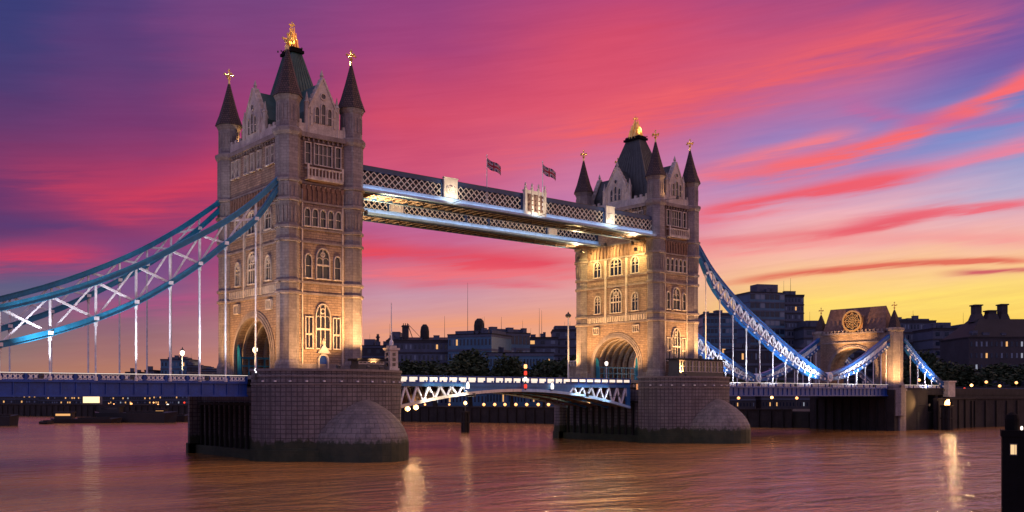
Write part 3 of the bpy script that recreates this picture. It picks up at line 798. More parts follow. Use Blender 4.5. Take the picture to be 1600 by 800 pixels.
# ------------------------------------------------------------------ piers
def nose(hw, y0, tip, n=12, p=1.0):
    return [(hw * math.cos(PI * k / n), -y0 - (tip - y0) * math.sin(PI * k / n) ** p) for k in range(n + 1)]
def build_pier(loc, label):
    P = thing('bridge_pier', loc, label, 'pier', 'granite river piers under the great towers')
    m = MB()
    for s_ in (1, -1):
        pl = [(x, y * s_) for x, y in nose(12.2, 11.5, 20.6 if s_ > 0 else 18.5, 20, 1.0)]
        m.prism(pl, -1.5, 12.9, 'z')
    m.prism([(-10.3, -11.6), (10.3, -11.6), (10.3, 11.6), (-10.3, 11.6)], -1.5, 10.6, 'z')
    m.build('pier_shaft', 'pier', P)
    for s_ in (1, -1):
        m = MB()
        for k, (z0, z1, g_) in enumerate(((12.9, 13.25, .22), (12.1, 12.3, .1), (10.95, 11.15, .12))):
            pl = [(x, y * s_) for x, y in nose(12.2 + g_, 11.5 - g_ * (0 if k else 1), (20.6 if s_ > 0 else 18.5) + g_, 20, 1.0)]
            m.prism(pl, z0, z1, 'z')
        m.build('coping', 'coping', P)
    for s_ in (1, -1):          # small pale fittings round the band under the coping
        m = MB()
        nn = nose(12.36, 11.5, 20.76 if s_ > 0 else 18.66, 30, 1.0)
        for k in range(3, 28, 2):
            x, y = nn[k]; m.box(x - .14, x + .14, y * s_ - .14, y * s_ + .14, 11.35, 11.55)
        m.build('rail_fittings', 'white', P)
    # cutwaters
    for s_ in (1, -1):
        m = MB(); base = [(x, y) for x, y in nose(8.9 if s_ > 0 else 10.0, 11.6, 27.4 if s_ > 0 else 22.6, 20, 1.15)]
        lev = [(0, -1.5, 1.0), (1, 2.6, 1.0), (2, 3.6, .97), (3, 4.8, .88), (4, 5.8, .76), (5, 6.8, .6), (6, 7.6, .43), (7, 8.4, .23), (8, 8.9, .03)]
        rings = []
        for _, z, q in lev:
            # ring shrinks towards the shaft so the top leans against it
            rings.append([(x * (q ** .9), (-20.0 + (y + 20.0) * q if s_ > 0 else -18.0 + (y + 18.0) * q) , z) for x, y in base])
        n = len(base); vs = [v_ for r_ in rings for v_ in r_]; fs = []; uv = []
        per = [0]
        for k in range(n - 1): per.append(per[-1] + math.dist(base[k], base[k + 1]))
        zz = [0, 4.1, 5.1, 6.4, 7.6, 9, 10.5, 12.6, 15]
        for i in range(len(lev) - 1):
            for k in range(n - 1):
                fs.append((i * n + k, i * n + k + 1, (i + 1) * n + k + 1, (i + 1) * n + k))
                uv.append([(per[k], zz[i]), (per[k + 1], zz[i]), (per[k + 1], zz[i + 1]), (per[k], zz[i + 1])])
        fs.append(tuple(range((len(lev) - 1) * n, len(lev) * n))); uv.append([(0, 0)] * n)
        for i in range(len(lev) - 1):
            fs.append((i * n, (i + 1) * n, (i + 1) * n + n - 1, i * n + n - 1)); uv.append([(0, 0)] * 4)
        fs.append(tuple(range(n))); uv.append([(0, 0)] * n)
        vs = [(x + (1.5 if s_ > 0 else 0), y * s_, z) for x, y, z in vs]
        m._add(vs, fs, uv); m.build('cutwater', 'cutwater', P)
    m = MB()
    for s_ in (1, -1):
        pl = [(x, y * s_) for x, y in nose(12.5, 11.5, 21.0 if s_ > 0 else 18.9, 20, 1.0)]; m.prism(pl, -1.6, 1.6, 'z')
    m.prism([(-11.2, -11.6), (11.2, -11.6), (11.2, 11.6), (-11.2, 11.6)], -1.6, 1.4, 'z')
    m.build('footing', 'pier', P)
    # timber fenders in the recesses under the deck
    for sx in (-1, 1):
        m = MB()
        for k in range(12):
            y = -10.4 + k * 1.9; m.box(*sorted((sx * 10.3, sx * 10.75)), y - .2, y + .2, 1.35, 8.4)
        m.box(*sorted((sx * 10.7, sx * 11.0)), -11, 11, 7.9, 8.3)
        m.build('fender_piles', 'timber', P)
    return P
build_pier((0, 0, 0), 'nearer left granite pier with round nose and dark green tide line')
copy_thing([o for o in COL.objects if o.name == 'bridge_pier'][0], (82, 0, 0), 'farther right granite pier at the right end of the opening span')

# ------------------------------------------------------------------ high level walkways
def build_walkway(y0, y1, label, crest):
    x0, x1 = 5.4, 75.6; z0, z1 = 41.45, 45.7
    Wk = thing('high_walkway', (0, 0, 0), label, 'walkway', 'high level walkways between the towers')
    for y, s_ in ((y0, -1), (y1, 1)):
        m = MB()
        ya, yb = sorted((y, y - s_ * .5))
        m.box(x0, x1, ya, yb, z1 - .62, z1)                          # top chord
        m.box(x0, x1, *sorted((y + s_ * .18, y - s_ * .5)), z1 - .75, z1 - .62)
        m.box(x0, x1, ya, yb, z0, z0 + .55)
        k = 0
        for x in (x0 + .3, 22.2, 25.2, 39.8, 45.4, 60.7, 63.4, x1 - .3): m.box(x - .28, x + .28, *sorted((y + s_ * .1, y - s_ * .4)), z0 + .55, z1 - .6)
        m.build('girder', 'navyblue', Wk)
        m = MB(); m.box(x0, x1, *sorted((y + s_ * .3, y)), z0 + .5, z0 + 1.25); m.box(x0, x1, *sorted((y + s_ * .95, y)), z0 + .12, z0 + .24); m.box(x0, x1, *sorted((y + s_ * .95, y + s_ * .88)), z0 + .24, z0 + .5)
        m.build('ledge', 'lightblue', Wk)
        m = MB(); m.box(x0 + .5, x1 - .5, *sorted((y + s_ * .74, y + s_ * .6)), z0 + .27, z0 + .37)
        m.build('light_strip', 'led', Wk)
        m = MB(); yl = y + s_ * .04
        zb, zt = z0 + 1.25, z1 - .75; stp = 1.15; n = int((x1 - x0) / stp)
        for k in range(-1, n + 1):
            for a, b_ in ((0, 2), (2, 0)):
                if k % 1: continue
                xa, xb = x0 + (k + a) * stp, x0 + (k + b_) * stp
                xa_, xb_ = max(x0, min(x1, xa)), max(x0, min(x1, xb))
                if abs(xb_ - xa_) < .2: continue
                za = zb + (zt - zb) * ((xa_ - xa) / (xb - xa)); zb_ = zb + (zt - zb) * ((xb_ - xa) / (xb - xa))
                m.bar((xa_, yl + (.05 if a else 0), za), (xb_, yl + (.05 if a else 0), zb_), .1, .13)
        m.build('lattice', 'cream', Wk)
        m = MB(); m.box(x0, x1, *sorted((y - s_ * .75, y - s_ * .82)), z0 + .6, z1 - .6); m.build('glazing', 'darkglass', Wk)
    m = MB(); m.box(x0, x1, y0 + .3, y1 - .3, z1 - .12, z1 + .18); m.build('walkway_roof', 'slate', Wk)
    m = MB(); m.box(x0, x1, y0 + .45, y1 - .45, z0 + .3, z0 + .45)
    for k in range(45):
        x = x0 + .6 + k * 1.53; m.box(x - .12, x + .12, y0 + .45, y1 - .45, z0 - .02, z0 + .3)
    for k in range(22):
        x = x0 + .8 + k * 3.06
        m.bar((x, y0 + .5, z0 + .12), (x + 2.9, y1 - .5, z0 + .12), .14); m.bar((x, y1 - .5, z0 + .1), (x + 2.9, y0 + .5, z0 + .1), .14)
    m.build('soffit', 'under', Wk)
    # pale heraldic panels
    s_ = -1; y = y0
    for a, b_ in ((22.3, 25.1), (60.9, 63.2)):
        m = MB(); m.box(a, b_, y - .5, y - .05, z0 + 1.3, z1 + .25); m.box(a - .1, b_ + .1, y - .56, y, z1 + .25, z1 + .42)
        c = (a + b_) / 2
        m.lathe([(.05, z0 + 1.9), (.5, z0 + 2.5), (.6, z0 + 3.1), (.1, z0 + 3.4)], 8, (c, y - .35))
        for q in (-.75, .75): m.lathe([(.05, z0 + 1.8), (.25, z0 + 2.2), (.3, z0 + 3.0), (.05, z0 + 3.5)], 6, (c + q, y - .42))
        m.build('heraldic_panel', 'cream', Wk)
    if crest:
        m = MB(); a, b_ = 40.0, 45.2
        m.box(a, b_, y - .55, y - .1, z0 + .5, z1 + .5); m.box(a - .12, b_ + .12, y - .62, y, z1 + .5, z1 + .7)
        for k in range(4):
            x = a + .25 + k * (b_ - a - .5) / 3; m.box(x - .2, x + .2, y - .7, y - .3, z0 + .4, z1 + .9)
            m.lathe([(.22, z1 + .9), (.3, z1 + 1.15), (.08, z1 + 1.4), (.22, z1 + 1.6), (.02, z1 + 2.1)], 6, (x, y - .5))
        ob = m.build('crest_panel', 'cream', Wk)
        m = MB(); m.box(a + .7, b_ - .7, y - .6, y - .5, z0 + 1.1, z0 + 4.3)
        for i in range(5):
            for j in range(4):
                x = a + 1.0 + i * .8; z = z0 + 1.3 + j * .8
                m.lathe([(.04, z), (.24, z + .25), (.04, z + .5)], 6, (x, y - .6))
        kid(m.build('crest_carving', 'brownstone'), ob)
    return Wk
WK1 = build_walkway(-10.9, -6.3, 'nearer high walkway with lattice sides, pale crest panel and flagpoles above it', True)
WK2 = build_walkway(5.6, 10.4, 'farther high walkway with lattice sides seen below the nearer one', False)

def union_flag():
    nx_, ny_ = 30, 18; m = MB(); w, h = 3.0, 1.6
    def P(i, j):
        u, v_ = i / nx_, j / ny_
        return (u * w * .8, .22 * math.sin(u * 7 + v_) * u, -h + v_ * h - 1.5 * u - .15 * math.sin(u * 6))
    vs = [P(i, j) for j in range(ny_ + 1) for i in range(nx_ + 1)]
    for j in range(ny_):
        for i in range(nx_):
            x, y = (i + .5) / nx_ * 2 - 1, (j + .5) / ny_ * 2 - 1
            dd = abs(abs(x) - abs(y)) / 1.414
            mi = 1
            if dd < .16: mi = 2
            if dd < .06: mi = 0
            if abs(x) < .17 or abs(y) < .3: mi = 2
            if abs(x) < .1 or abs(y) < .18: mi = 0
            k = j * (nx_ + 1) + i
            m.f.append([k, k + 1, k + nx_ + 2, k + nx_ + 1]); m.uv.append(None); m.mi.append(mi)
    m.v = vs
    return m
fp = None
for X0, lab in ((31.9, 'left one of two flagpoles with a wind-blown union flag on the high walkway'), (44.3, 'right one of two flagpoles, with a union flag beside the pale crest panel')):
    if fp is None:
        fp = thing('flagpole', (X0, -10.8, 42.5), lab, 'flagpole', 'flagpoles on the high walkway')
        m = MB(); m.lathe([(.11, 0), (.06, 8.6), (.14, 8.7), (.02, 9.0)], 8); m.build('pole', 'white', fp)
        q = union_flag().build('flag', ['red', 'navy', 'cloth'], fp); q.location = (.05, 0, 8.4); q.rotation_euler = (0, 0, R(-35))
    else:
        copy_thing(fp, (X0, -11.5, 43.2), lab)

# ------------------------------------------------------------------ decks
DZ = 11.4        # road level on the suspended spans
def parapet_run(parent, x0, x1, y, s_, base=11.3, top=12.35, lit='white', postx=2.8):
    m = MB(); m.box(x0, x1, *sorted((y, y - s_ * .3)), top - .16, top); m.box(x0, x1, *sorted((y, y - s_ * .3)), base, base + .16)
    n = max(1, round((x1 - x0) / postx)); st = (x1 - x0) / n
    for k in range(n + 1):
        x = x0 + k * st; x = min(max(x, x0 + .15), x1 - .15); m.box(x - .16, x + .16, *sorted((y + s_ * .04, y - s_ * .34)), base, top - .003)
    m.box(x0, x1, *sorted((y - s_ * .2, y - s_ * .26)), base + .1, top - .1)
    m.build('parapet', 'blue', parent)
    m = MB()
    for k in range(n):
        a = x0 + k * st + .3; b_ = x0 + (k + 1) * st - .3; q = max(2, round((b_ - a) / .62)); s2 = (b_ - a) / q
        for j in range(q):
            xa, xb = a + j * s2 + .04, a + (j + 1) * s2 - .04; zz0, zz1 = base + .22, top - .22; yy = y - s_ * .12
            m.bar((xa, yy, zz0), (xb, yy, zz1), .06, .13); m.bar((xa, yy + .02, zz1), (xb, yy + .02, zz0), .06, .13)
            c = (xa + xb) / 2; cz = (zz0 + zz1) / 2; m.box(c - .16, c + .16, yy - .05, yy + .05, cz - .18, cz + .18)
            m.box(xa, xb, yy - .03, yy + .03, zz0 - .06, zz0 + .04); m.box(xa, xb, yy - .03, yy + .03, zz1 - .04, zz1 + .06)
    m.box(x0, x1, *sorted((y - s_ * .15, y - s_ * .19)), base + .17, base + .25); m.box(x0, x1, *sorted((y - s_ * .15, y - s_ * .19)), top - .26, top - .17)
    m.build('parapet_panels', lit, parent)
    m = MB(); m.box(x0, x1, *sorted((y + s_ * .16, y + s_ * .1)), top - .1, top - .03); m.build('light_strip', 'ledwarm', parent)
def side_span(x0, x1, label):
    D = thing('side_span_deck', (0, 0, 0), label, 'bridge deck', 'suspended decks of the side spans')
    m = MB(); m.box(x0, x1, -9.7, 9.7, DZ - .5, DZ); m.build('roadway', 'asphalt', D)
    for s_ in (-1, 1):
        m = MB(); y = s_ * 10.2
        m.box(x0, x1, y - .12, y + .12, 9.5, 11.2); m.box(x0, x1, y - .45, y + .45, 9.25, 9.5); m.box(x0, x1, y - .42, y + .42, 11.1, 11.3)
        k = x0 + .4
        while k < x1: m.box(k - .06, k + .06, y - .3, y + .3, 9.5, 11.1); k += 1.86
        m.build('edge_girder', 'blue', D)
        parapet_run(D, x0, x1, s_ * 10.5, s_, postx=3.0)
        m = MB(); m.box(x0, x1, *sorted((s_ * 9.7, s_ * 7.2)), DZ, DZ + .13); m.build('footway', 'coping', D)
    m = MB()
    k = x0 + 1
    while k < x1: m.box(k - .15, k + .15, -10, 10, 9.6, 10.9); k += 3.7
    for y in (-6, -2, 2, 6): m.box(x0, x1, y - .15, y + .15, 9.9, 10.88)
    m.build('floor_beams', 'under', D)
    return D
side_span(-92, -12.3, 'royal blue suspended deck running off the left edge of the picture')
side_span(94.3, 168, 'royal blue suspended deck between the farther tower and the stone abutment gateway')

# opening span: two bascule leaves
def zlow(x, lo=7.0, hi=10.35):
    u = min(1, (x) / 28.7); return lo + (hi - lo) * (1 - (1 - u) ** 2.0)
def bascule(x0, dirn, label):
    B = thing('bascule_leaf', (x0, 0, 0), label, 'bascule', 'bascule leaves of the opening span')
    L = 28.65; n = 14
    X_ = lambda u: dirn * u
    m = MB(); m.box(*sorted((X_(0), X_(L))), -9.0, 9.0, 11.35, 11.7); m.build('roadway', 'asphalt', B)
    gi = 0
    for y in (-9.2, -3.2, 3.2, 9.2):
        edge = abs(y) > 9
        m = MB(); m.box(*sorted((X_(0), X_(L))), y - .22, y + .22, 10.95, 11.5)
        if not edge: m.chain([(X_(L * k / n), y, zlow(L * k / n)) for k in range(n + 1)], .4, .45)
        if edge:
            for k in range(int(n * .55), n):
                pass
            # solid plated tip of the leaf
            q = [(X_(L * k / 20), zlow(L * k / 20) + .1) for k in range(11, 21)] + [(X_(L), 11.0), (X_(L * .55), 11.0)]
            m.prism(q, y - .06, y + .06, 'y')
            m.box(*sorted((X_(0), X_(.9))), y - .3, y + .3, 7.0, 10.95)
        m.build('top_chord' if edge else 'inner_girder', 'midblue', B)
        if edge:
            m = MB(); m.chain([(X_(L * k / n), y, zlow(L * k / n)) for k in range(n + 1)], .75, .5)
            m.build('bottom_chord', 'lightblue' if dirn < 0 else 'cream', B)
        m = MB(); pn = 7
        for k in range(pn):
            u0, u1 = L * .58 * k / pn, L * .58 * (k + 1) / pn; um = (u0 + u1) / 2
            zt = 11.0
            w_ = .32 if edge else .2
            m.bar((X_(u0 + .2), y, zlow(u0) + .1), (X_(um), y, zt), w_, w_); m.bar((X_(um), y, zt), (X_(u1), y, zlow(u1) + .1), w_, w_)
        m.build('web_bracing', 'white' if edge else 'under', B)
    m = MB()
    for k in range(16):
        u = .8 + L * k / 16; zz = zlow(u); m.box(*sorted((X_(u - .12), X_(u + .12))), -9, 9, zz + .1, min(zz + 1.1, 11.2))
    for k in range(14):
        u0, u1 = L * k / 14, L * (k + 1) / 14
        m.bar((X_(u0), -9, zlow(u0) + .05), (X_(u1), -3.2, zlow(u1) + .05), .16); m.bar((X_(u0), 3.2, zlow(u0) + .05), (X_(u1), -3.2, zlow(u1) + .05), .16)
        m.bar((X_(u0), 3.2, zlow(u0) + .05), (X_(u1), 9, zlow(u1) + .05), .16)
    for y in (-6.2, 0, 6.2): m.box(*sorted((X_(0), X_(L))), y - .12, y + .12, 10.9, 11.34)
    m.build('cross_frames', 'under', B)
    for s_ in (-1, 1):
        y = s_ * 9.45
        m = MB(); xa, xb = sorted((X_(0), X_(L)))
        m.box(xa, xb, *sorted((y, y - s_ * .2)), 12.62, 12.78); m.box(xa, xb, *sorted((y, y - s_ * .3)), 11.5, 11.72)
        k = 0
        while k * 2.05 < L + .1:
            x = xa + k * 2.05; m.box(x - .16, x + .16, *sorted((y + s_ * .03, y - s_ * .25)), 11.72, 12.62); k += 1
        m.build('parapet', 'blue', B)
        m = MB(); k = 0
        while (k + 1) * 2.05 < L + .2:
            x = xa + k * 2.05; m.box(x + .2, x + 1.85, *sorted((y - s_ * .06, y - s_ * .14)), 12.0, 12.5); k += 1
        m.build('lit_panels', 'ledwarm', B)
    return B
bascule(12.3, 1, 'left leaf of the opening span with cream arched lower chord, rising from the nearer pier')
bascule(69.7, -1, 'right leaf of the opening span with pale blue arched lower chord, reaching the farther pier')

# ------------------------------------------------------------------ suspension chains
def interp(tab, x):
    for (a, za), (b_, zb) in zip(tab, tab[1:]):
        if min(a, b_) <= x <= max(a, b_): return za + (zb - za) * (x - a) / (b_ - a)
    return tab[0][1] if abs(x - tab[0][0]) < abs(x - tab[-1][0]) else tab[-1][1]
def smooth(tab, n=3):
    """Catmull-Rom through the table."""
    out = []
    for i in range(len(tab) - 1):
        p0, p1, p2, p3 = tab[max(0, i - 1)], tab[i], tab[i + 1], tab[min(len(tab) - 1, i + 2)]
        for k in range(n):
            t_ = k / n
            out.append(tuple(.5 * (2 * p1[j] + (p2[j] - p0[j]) * t_ + (2 * p0[j] - 5 * p1[j] + 4 * p2[j] - p3[j]) * t_ ** 2 + (3 * p1[j] - p0[j] - 3 * p2[j] + p3[j]) * t_ ** 3) for j in (0, 1)))
    return out + [tab[-1]]
def chain_span(y, up, lo, hangers, label, group, nodes=None, w=.6, pin=None, base=11.55, hm='white', tw=1.0):
    Cn = thing('suspension_chain', (0, y, 0), label, 'suspension chain', group)
    U, Lw = smooth(up), smooth(lo)
    for nm, tb in (('upper_chord', U), ('lower_chord', Lw)):
        m = MB(); m.chain([(x, 0, z) for x, z in tb], w, .74); m.chain([(x, 0, z + .4) for x, z in tb], w + .28, .1); m.chain([(x, 0, z - .4) for x, z in tb], w + .28, .1)
        m.build(nm, 'chain' if up[0][0] < 0 else 'chainblue', Cn)
    nodes = nodes or hangers
    m = MB(); zu = [interp(U, x) for x in nodes]; zl = [interp(Lw, x) for x in nodes]
    for i, x in enumerate(nodes):
        if zu[i] - zl[i] > .9: m.bar((x, 0, zl[i]), (x, 0, zu[i]), .26, .26)
        for z in (zl[i],): m.box(x - .3, x + .3, -w / 2 - .16, w / 2 + .16, z - .24, z + .24)
        if i and zu[i] - zl[i] + zu[i - 1] - zl[i - 1] > .5:
            m.bar((nodes[i - 1], .0, zl[i - 1]), (x, .0, zu[i]), .26 * tw, .3 * tw); m.bar((nodes[i - 1], .05, zu[i - 1]), (x, .05, zl[i]), .2 * tw, .24 * tw)
    m.build('truss_web', 'white', Cn)
    h0 = None
    for x in hangers:
        z = interp(Lw, x)
        if z - base < .8: continue
        q = MB(); q.lathe([(.13, base), (.13, z)], 8); q.lathe([(.24, base - .2), (.24, base + .3)], 8); q.lathe([(.22, z - 1.0), (.26, z - .3)], 8)
        q.build('hanger', hm, Cn, (x, 0, 0))
    if pin:
        q = MB(); n = 24
        q.prism([(pin[0] + 1.15 * math.cos(2 * PI * k / n), pin[1] + 1.15 * math.sin(2 * PI * k / n)) for k in range(n)], -.7, .7, 'y')
        ob = q.build('link_pin', 'white', Cn)
        q = MB(); q.prism([(pin[0] + .55 * math.cos(2 * PI * k / n), pin[1] + .55 * math.sin(2 * PI * k / n)) for k in range(n)], -.85, .85, 'y')
        kid(q.build('pin_boss', 'lightblue'), ob)
    return Cn
HL = [-11.0, -15.6, -19.4, -23.6, -28.2, -33.4, -39.0, -44.8, -50.5]
UL = [(-7.2, 41.8), (-11, 38.0), (-15.8, 34.2), (-22.3, 30.2), (-28.0, 26.9), (-33.4, 24.3), (-39.2, 22.0), (-44.8, 20.2), (-50, 18.6), (-58, 16.4)]
LL = [(-7.6, 40.2), (-11, 35.2), (-15.8, 31.0), (-19.3, 28.0), (-23.0, 25.3), (-27.8, 22.2), (-33.4, 19.5), (-39.2, 17.3), (-44.8, 15.7), (-50, 14.8), (-58, 14.6)]
UF = [(-7.0, 41.8), (-11, 38.6), (-15.3, 35.4), (-22.3, 31.0), (-31.7, 26.4), (-40.3, 23.2), (-50, 20.2), (-60, 17.6)]
LF = [(-7.4, 40.2), (-11, 36.6), (-15.3, 33.0), (-22.3, 28.0), (-31.7, 22.6), (-40.3, 18.9), (-50, 15.8), (-60, 14.6)]
chain_span(-10.5, UL, LL, HL, 'nearer teal suspension chain with white truss on the left side span', 'suspension chains')
chain_span(10.5, UF, LF, HL, 'farther teal suspension chain behind the near one on the left side span', 'suspension chains')
HR = [92.2, 97.0, 101.6, 106.5, 111.5, 116.5, 121.5, 126.4, 131.2, 135.6, 139.4]
UR = [(88.5, 42.4), (93.5, 37.2), (98.2, 33.6), (103.5, 30.2), (109.8, 26.9), (116.5, 23.6), (122.2, 20.8), (131, 17.0), (138.6, 14.2)]
LR = [(88.6, 41.2), (93.5, 33.9), (98.2, 29.8), (103.5, 26.4), (109.8, 23.2), (116.5, 19.9), (122.2, 17.4), (131, 14.4), (138.6, 13.4)]
dense = lambda h: sorted(h + [(a_ + b_) / 2 for a_, b_ in zip(h, h[1:])])
chain_span(-10.5, UR, LR, HR, 'nearer suspension chain falling right from the farther tower to a round white pin', 'suspension chains', pin=(139.5, 14.0), nodes=dense(HR), tw=1.5)
chain_span(10.5, UR, LR, HR, 'farther suspension chain falling from behind the farther tower', 'suspension chains', pin=(139.5, 14.0), nodes=dense(HR), tw=1.5)
HR2 = [144, 148.3, 152.6, 156.8, 160.8, 164.6, 167.2]
UR2 = [(140.3, 14.6), (146, 15.9), (153, 18.3), (160.9, 21.6), (169.0, 25.3)]
LR2 = [(140.3, 13.5), (146, 14.2), (153, 16.0), (160.9, 19.3), (169.0, 23.2)]
chain_span(-10.5, UR2, LR2, HR2, 'short near chain rising from the round pin to the abutment gateway', 'suspension chains', nodes=dense(HR2), tw=1.5)
chain_span(10.5, UR2, LR2, HR2, 'short far chain rising to the far leg of the abutment gateway', 'suspension chains', nodes=dense(HR2), tw=1.5)
UA = [(176.5, 24.6), (184, 20.0), (192, 15.6), (199.3, 12.3)]
LA = [(176.5, 22.6), (184, 18.2), (192, 14.2), (199.3, 11.6)]
for y, lb in ((-10.5, 'near anchor chain sloping down to the bank right of the abutment gateway'), (10.5, 'far anchor chain sloping down to the bank behind the abutment gateway')):
    chain_span(y, UA, LA, [180, 184, 188, 192], lb, 'suspension chains', nodes=[178, 180, 182, 184, 186, 188, 190, 192, 194, 196, 198], tw=1.5)

# ------------------------------------------------------------------ abutment gateway
A = thing('abutment_gateway', (172, 0, 0), 'brown stone abutment gateway with steep roof and round tracery gable', 'gateway')
m = MB(); a = arch_pts(13.6, 11.4, 16.5, 6.0, 14)
m.prism(a + [(11.0, 11.4), (11.0, 26.2), (-11.0, 26.2), (-11.0, 11.4)], -3.3, 3.3, 'x'); m.build('wall', 'wall', A)
m = MB()
for k in range(2): m.strip(grow(a, .02 + k * .4), grow(a, .4 + k * .4), -3.7 + k * .15, -3.28, 'x')
m.box(-3.6, 3.6, -9.2, 9.2, 23.7, 24.1); m.box(-3.7, 3.7, -9.2, 9.2, 26.2, 26.7)
for k in range(16):
    y = -8.6 + k * 1.15; m.box(-3.6, -3.2, y - .3, y + .3, 26.7, 27.3)
m.build('mouldings', 'cornice', A)
first = None
for sy in (-1, 1):
    q = MB(); q.lathe([(2.6, 4.0), (2.6, 12), (2.15, 13), (2.15, 26.3), (2.5, 26.8), (2.5, 27.4), (1.2, 27.6)], 8)
    if first is None:
        tu = q.build('turret', 'turret', A, (-1.4, sy * 11, 0)); first = tu
        q = MB(); q.lathe([(1.7, 27.4), (1.5, 28.4), (.9, 30.4), (.2, 32.2)], 4); kid(q.build('spire', 'tile'), tu)
        q = finial(2.2, 1.1).build('finial', 'gold'); q.location = (0, 0, 32.0); kid(q, tu)
    else: inst(first, A, (-1.4, sy * 11, 0))
m = MB(); m._add([(-3.2, -9.4, 26.7), (3.2, -9.4, 26.7), (3.2, 9.4, 26.7), (-3.2, 9.4, 26.7), (-.8, -8.4, 33.6), (-.8, 8.4, 33.6)], [(0, 1, 4), (1, 2, 5, 4), (2, 3, 5), (3, 0, 4, 5), (3, 2, 1, 0)])
rf = m.build('roof', 'brownstone', A)
m = MB(); n = 20; c = 29.8
ci = [(2.5 * math.cos(2 * PI * k / n), c + 2.5 * math.sin(2 * PI * k / n)) for k in range(n)]
co = [(2.95 * math.cos(2 * PI * k / n), c + 2.95 * math.sin(2 * PI * k / n)) for k in range(n)]
m.strip(ci, co, -3.9, -3.3, 'x', closed=True)
for k in range(8):
    an = 2 * PI * k / 8; m.bar((-3.6, 0, c), (-3.6, 2.6 * math.cos(an), c + 2.6 * math.sin(an)), .22)
    cc_ = [(1.5 * math.cos(an) + .5 * math.cos(2 * PI * j / 8), c + 1.5 * math.sin(an) + .5 * math.sin(2 * PI * j / 8)) for j in range(8)]
    c2 = [(1.5 * math.cos(an) + .68 * math.cos(2 * PI * j / 8), c + 1.5 * math.sin(an) + .68 * math.sin(2 * PI * j / 8)) for j in range(8)]
    m.strip(cc_, c2, -3.75, -3.45, 'x', closed=True)
ob = m.build('round_tracery', 'gold', A)
m = MB(); m.prism(ci, -3.42, -3.3, 'x'); kid(m.build('lit_backing', 'brownstone'), ob)
m = MB(); m.prism([(-2.9, 26.7), (2.9, 26.7), (2.9, 31.0), (0, 33.2), (-2.9, 31.0)], -3.29, -1.2, 'x'); m.build('gable', 'brownstone', A)
m = MB(); m.prism([(168 - 172, -12.4), (14, -12.4), (14, 13), (168 - 172, 13)], -1.5, 10.9, 'z'); m.build('abutment_base', 'quay', A)
m = MB(); m.box(-4.4, -3.9, -10.5, 11.5, 8.4, 8.8)
for k in range(9):
    y = -10 + k * 2.6; m.box(-4.5, -4.0, y - .25, y + .25, -1, 8.4)
m.build('fender_piles', 'timber', A)
for sy in (-1, 1):
    m = MB(); m.box(-1.9, 1.2, *sorted((sy * 10.0, sy * 12.9)), -1, 11.4); m.box(-2.1, 1.4, *sorted((sy * 9.9, sy * 13.1)), 10.6, 11.2); m.build('buttress', 'turret', A)
V = thing('approach_viaduct', (0, 0, 0), 'short approach viaduct with pale parapet right of the abutment gateway', 'viaduct')
m = MB(); m.box(176.2, 262, -10.4, 10.4, 10.2, 11.4); m.build('roadway', 'asphalt', V)
m = MB(); m.box(176.2, 262, -10.75, -10.4, 9.6, 11.5); m.box(198, 262, -10.6, 10.6, 0, 10.2)
for x in (187, 196): m.box(x - .8, x + .8, -10, 10, 0, 10.2)
m.build('abutment_wall', 'quay', V)
parapet_run(V, 176.6, 200, -10.6, -1, postx=2.6)
A2 = MB(); A2.box(198.5, 202.5, -12.2, -8.8, 9.0, 13.2); A2.box(198.2, 202.8, -12.5, -8.5, 13.2, 13.6); A2.build('anchor_block', 'trim', V)

# ------------------------------------------------------------------ floodlights and other lamps
WARM = (1, .52, .19)
def flood(loc, target, power, label, size=70, col=WARM, blend=.9, r=.2, group='floodlights on the bridge', hs=1.0):
    d = (Vector(target) - Vector(loc)).normalized()
    f = thing('floodlight', loc, label, 'floodlight', group)
    m = MB(); m.box(-.22 * hs, .22 * hs, -.22 * hs, .22 * hs, -.45 * hs, -.12 * hs); m.bar(Vector((0, 0, 0)) - d * .2 * hs, d * .2 * hs, .5 * hs, .4 * hs); m.build('housing', 'iron', f)
    X0, Y0, Z0 = loc; end = None
    if Y0 < -11.5 and Z0 < 13 and not (-12.3 < X0 < 12.3 or 69.7 < X0 < 94.3): end = (0, (-9.4 if 12 < X0 < 70 else -10.5) - Y0, -.35)
    elif 38 < Z0 < 41.5: end = ((5.4 if X0 < 30 else 75.7) - X0, 0, -.35)
    elif 49 < Z0 < 50: end = (-1.6, 2.0, -.4)
    elif 50 < Z0 < 51: end = (.05, 0, -1.7)
    if end: q = MB(); q.bar((0, 0, -.35), end, .09); q.build('bracket_arm', 'iron', f)
    spot(f, tuple(d * .5), tuple(d * 5), power, size, blend, col, r)
    return f
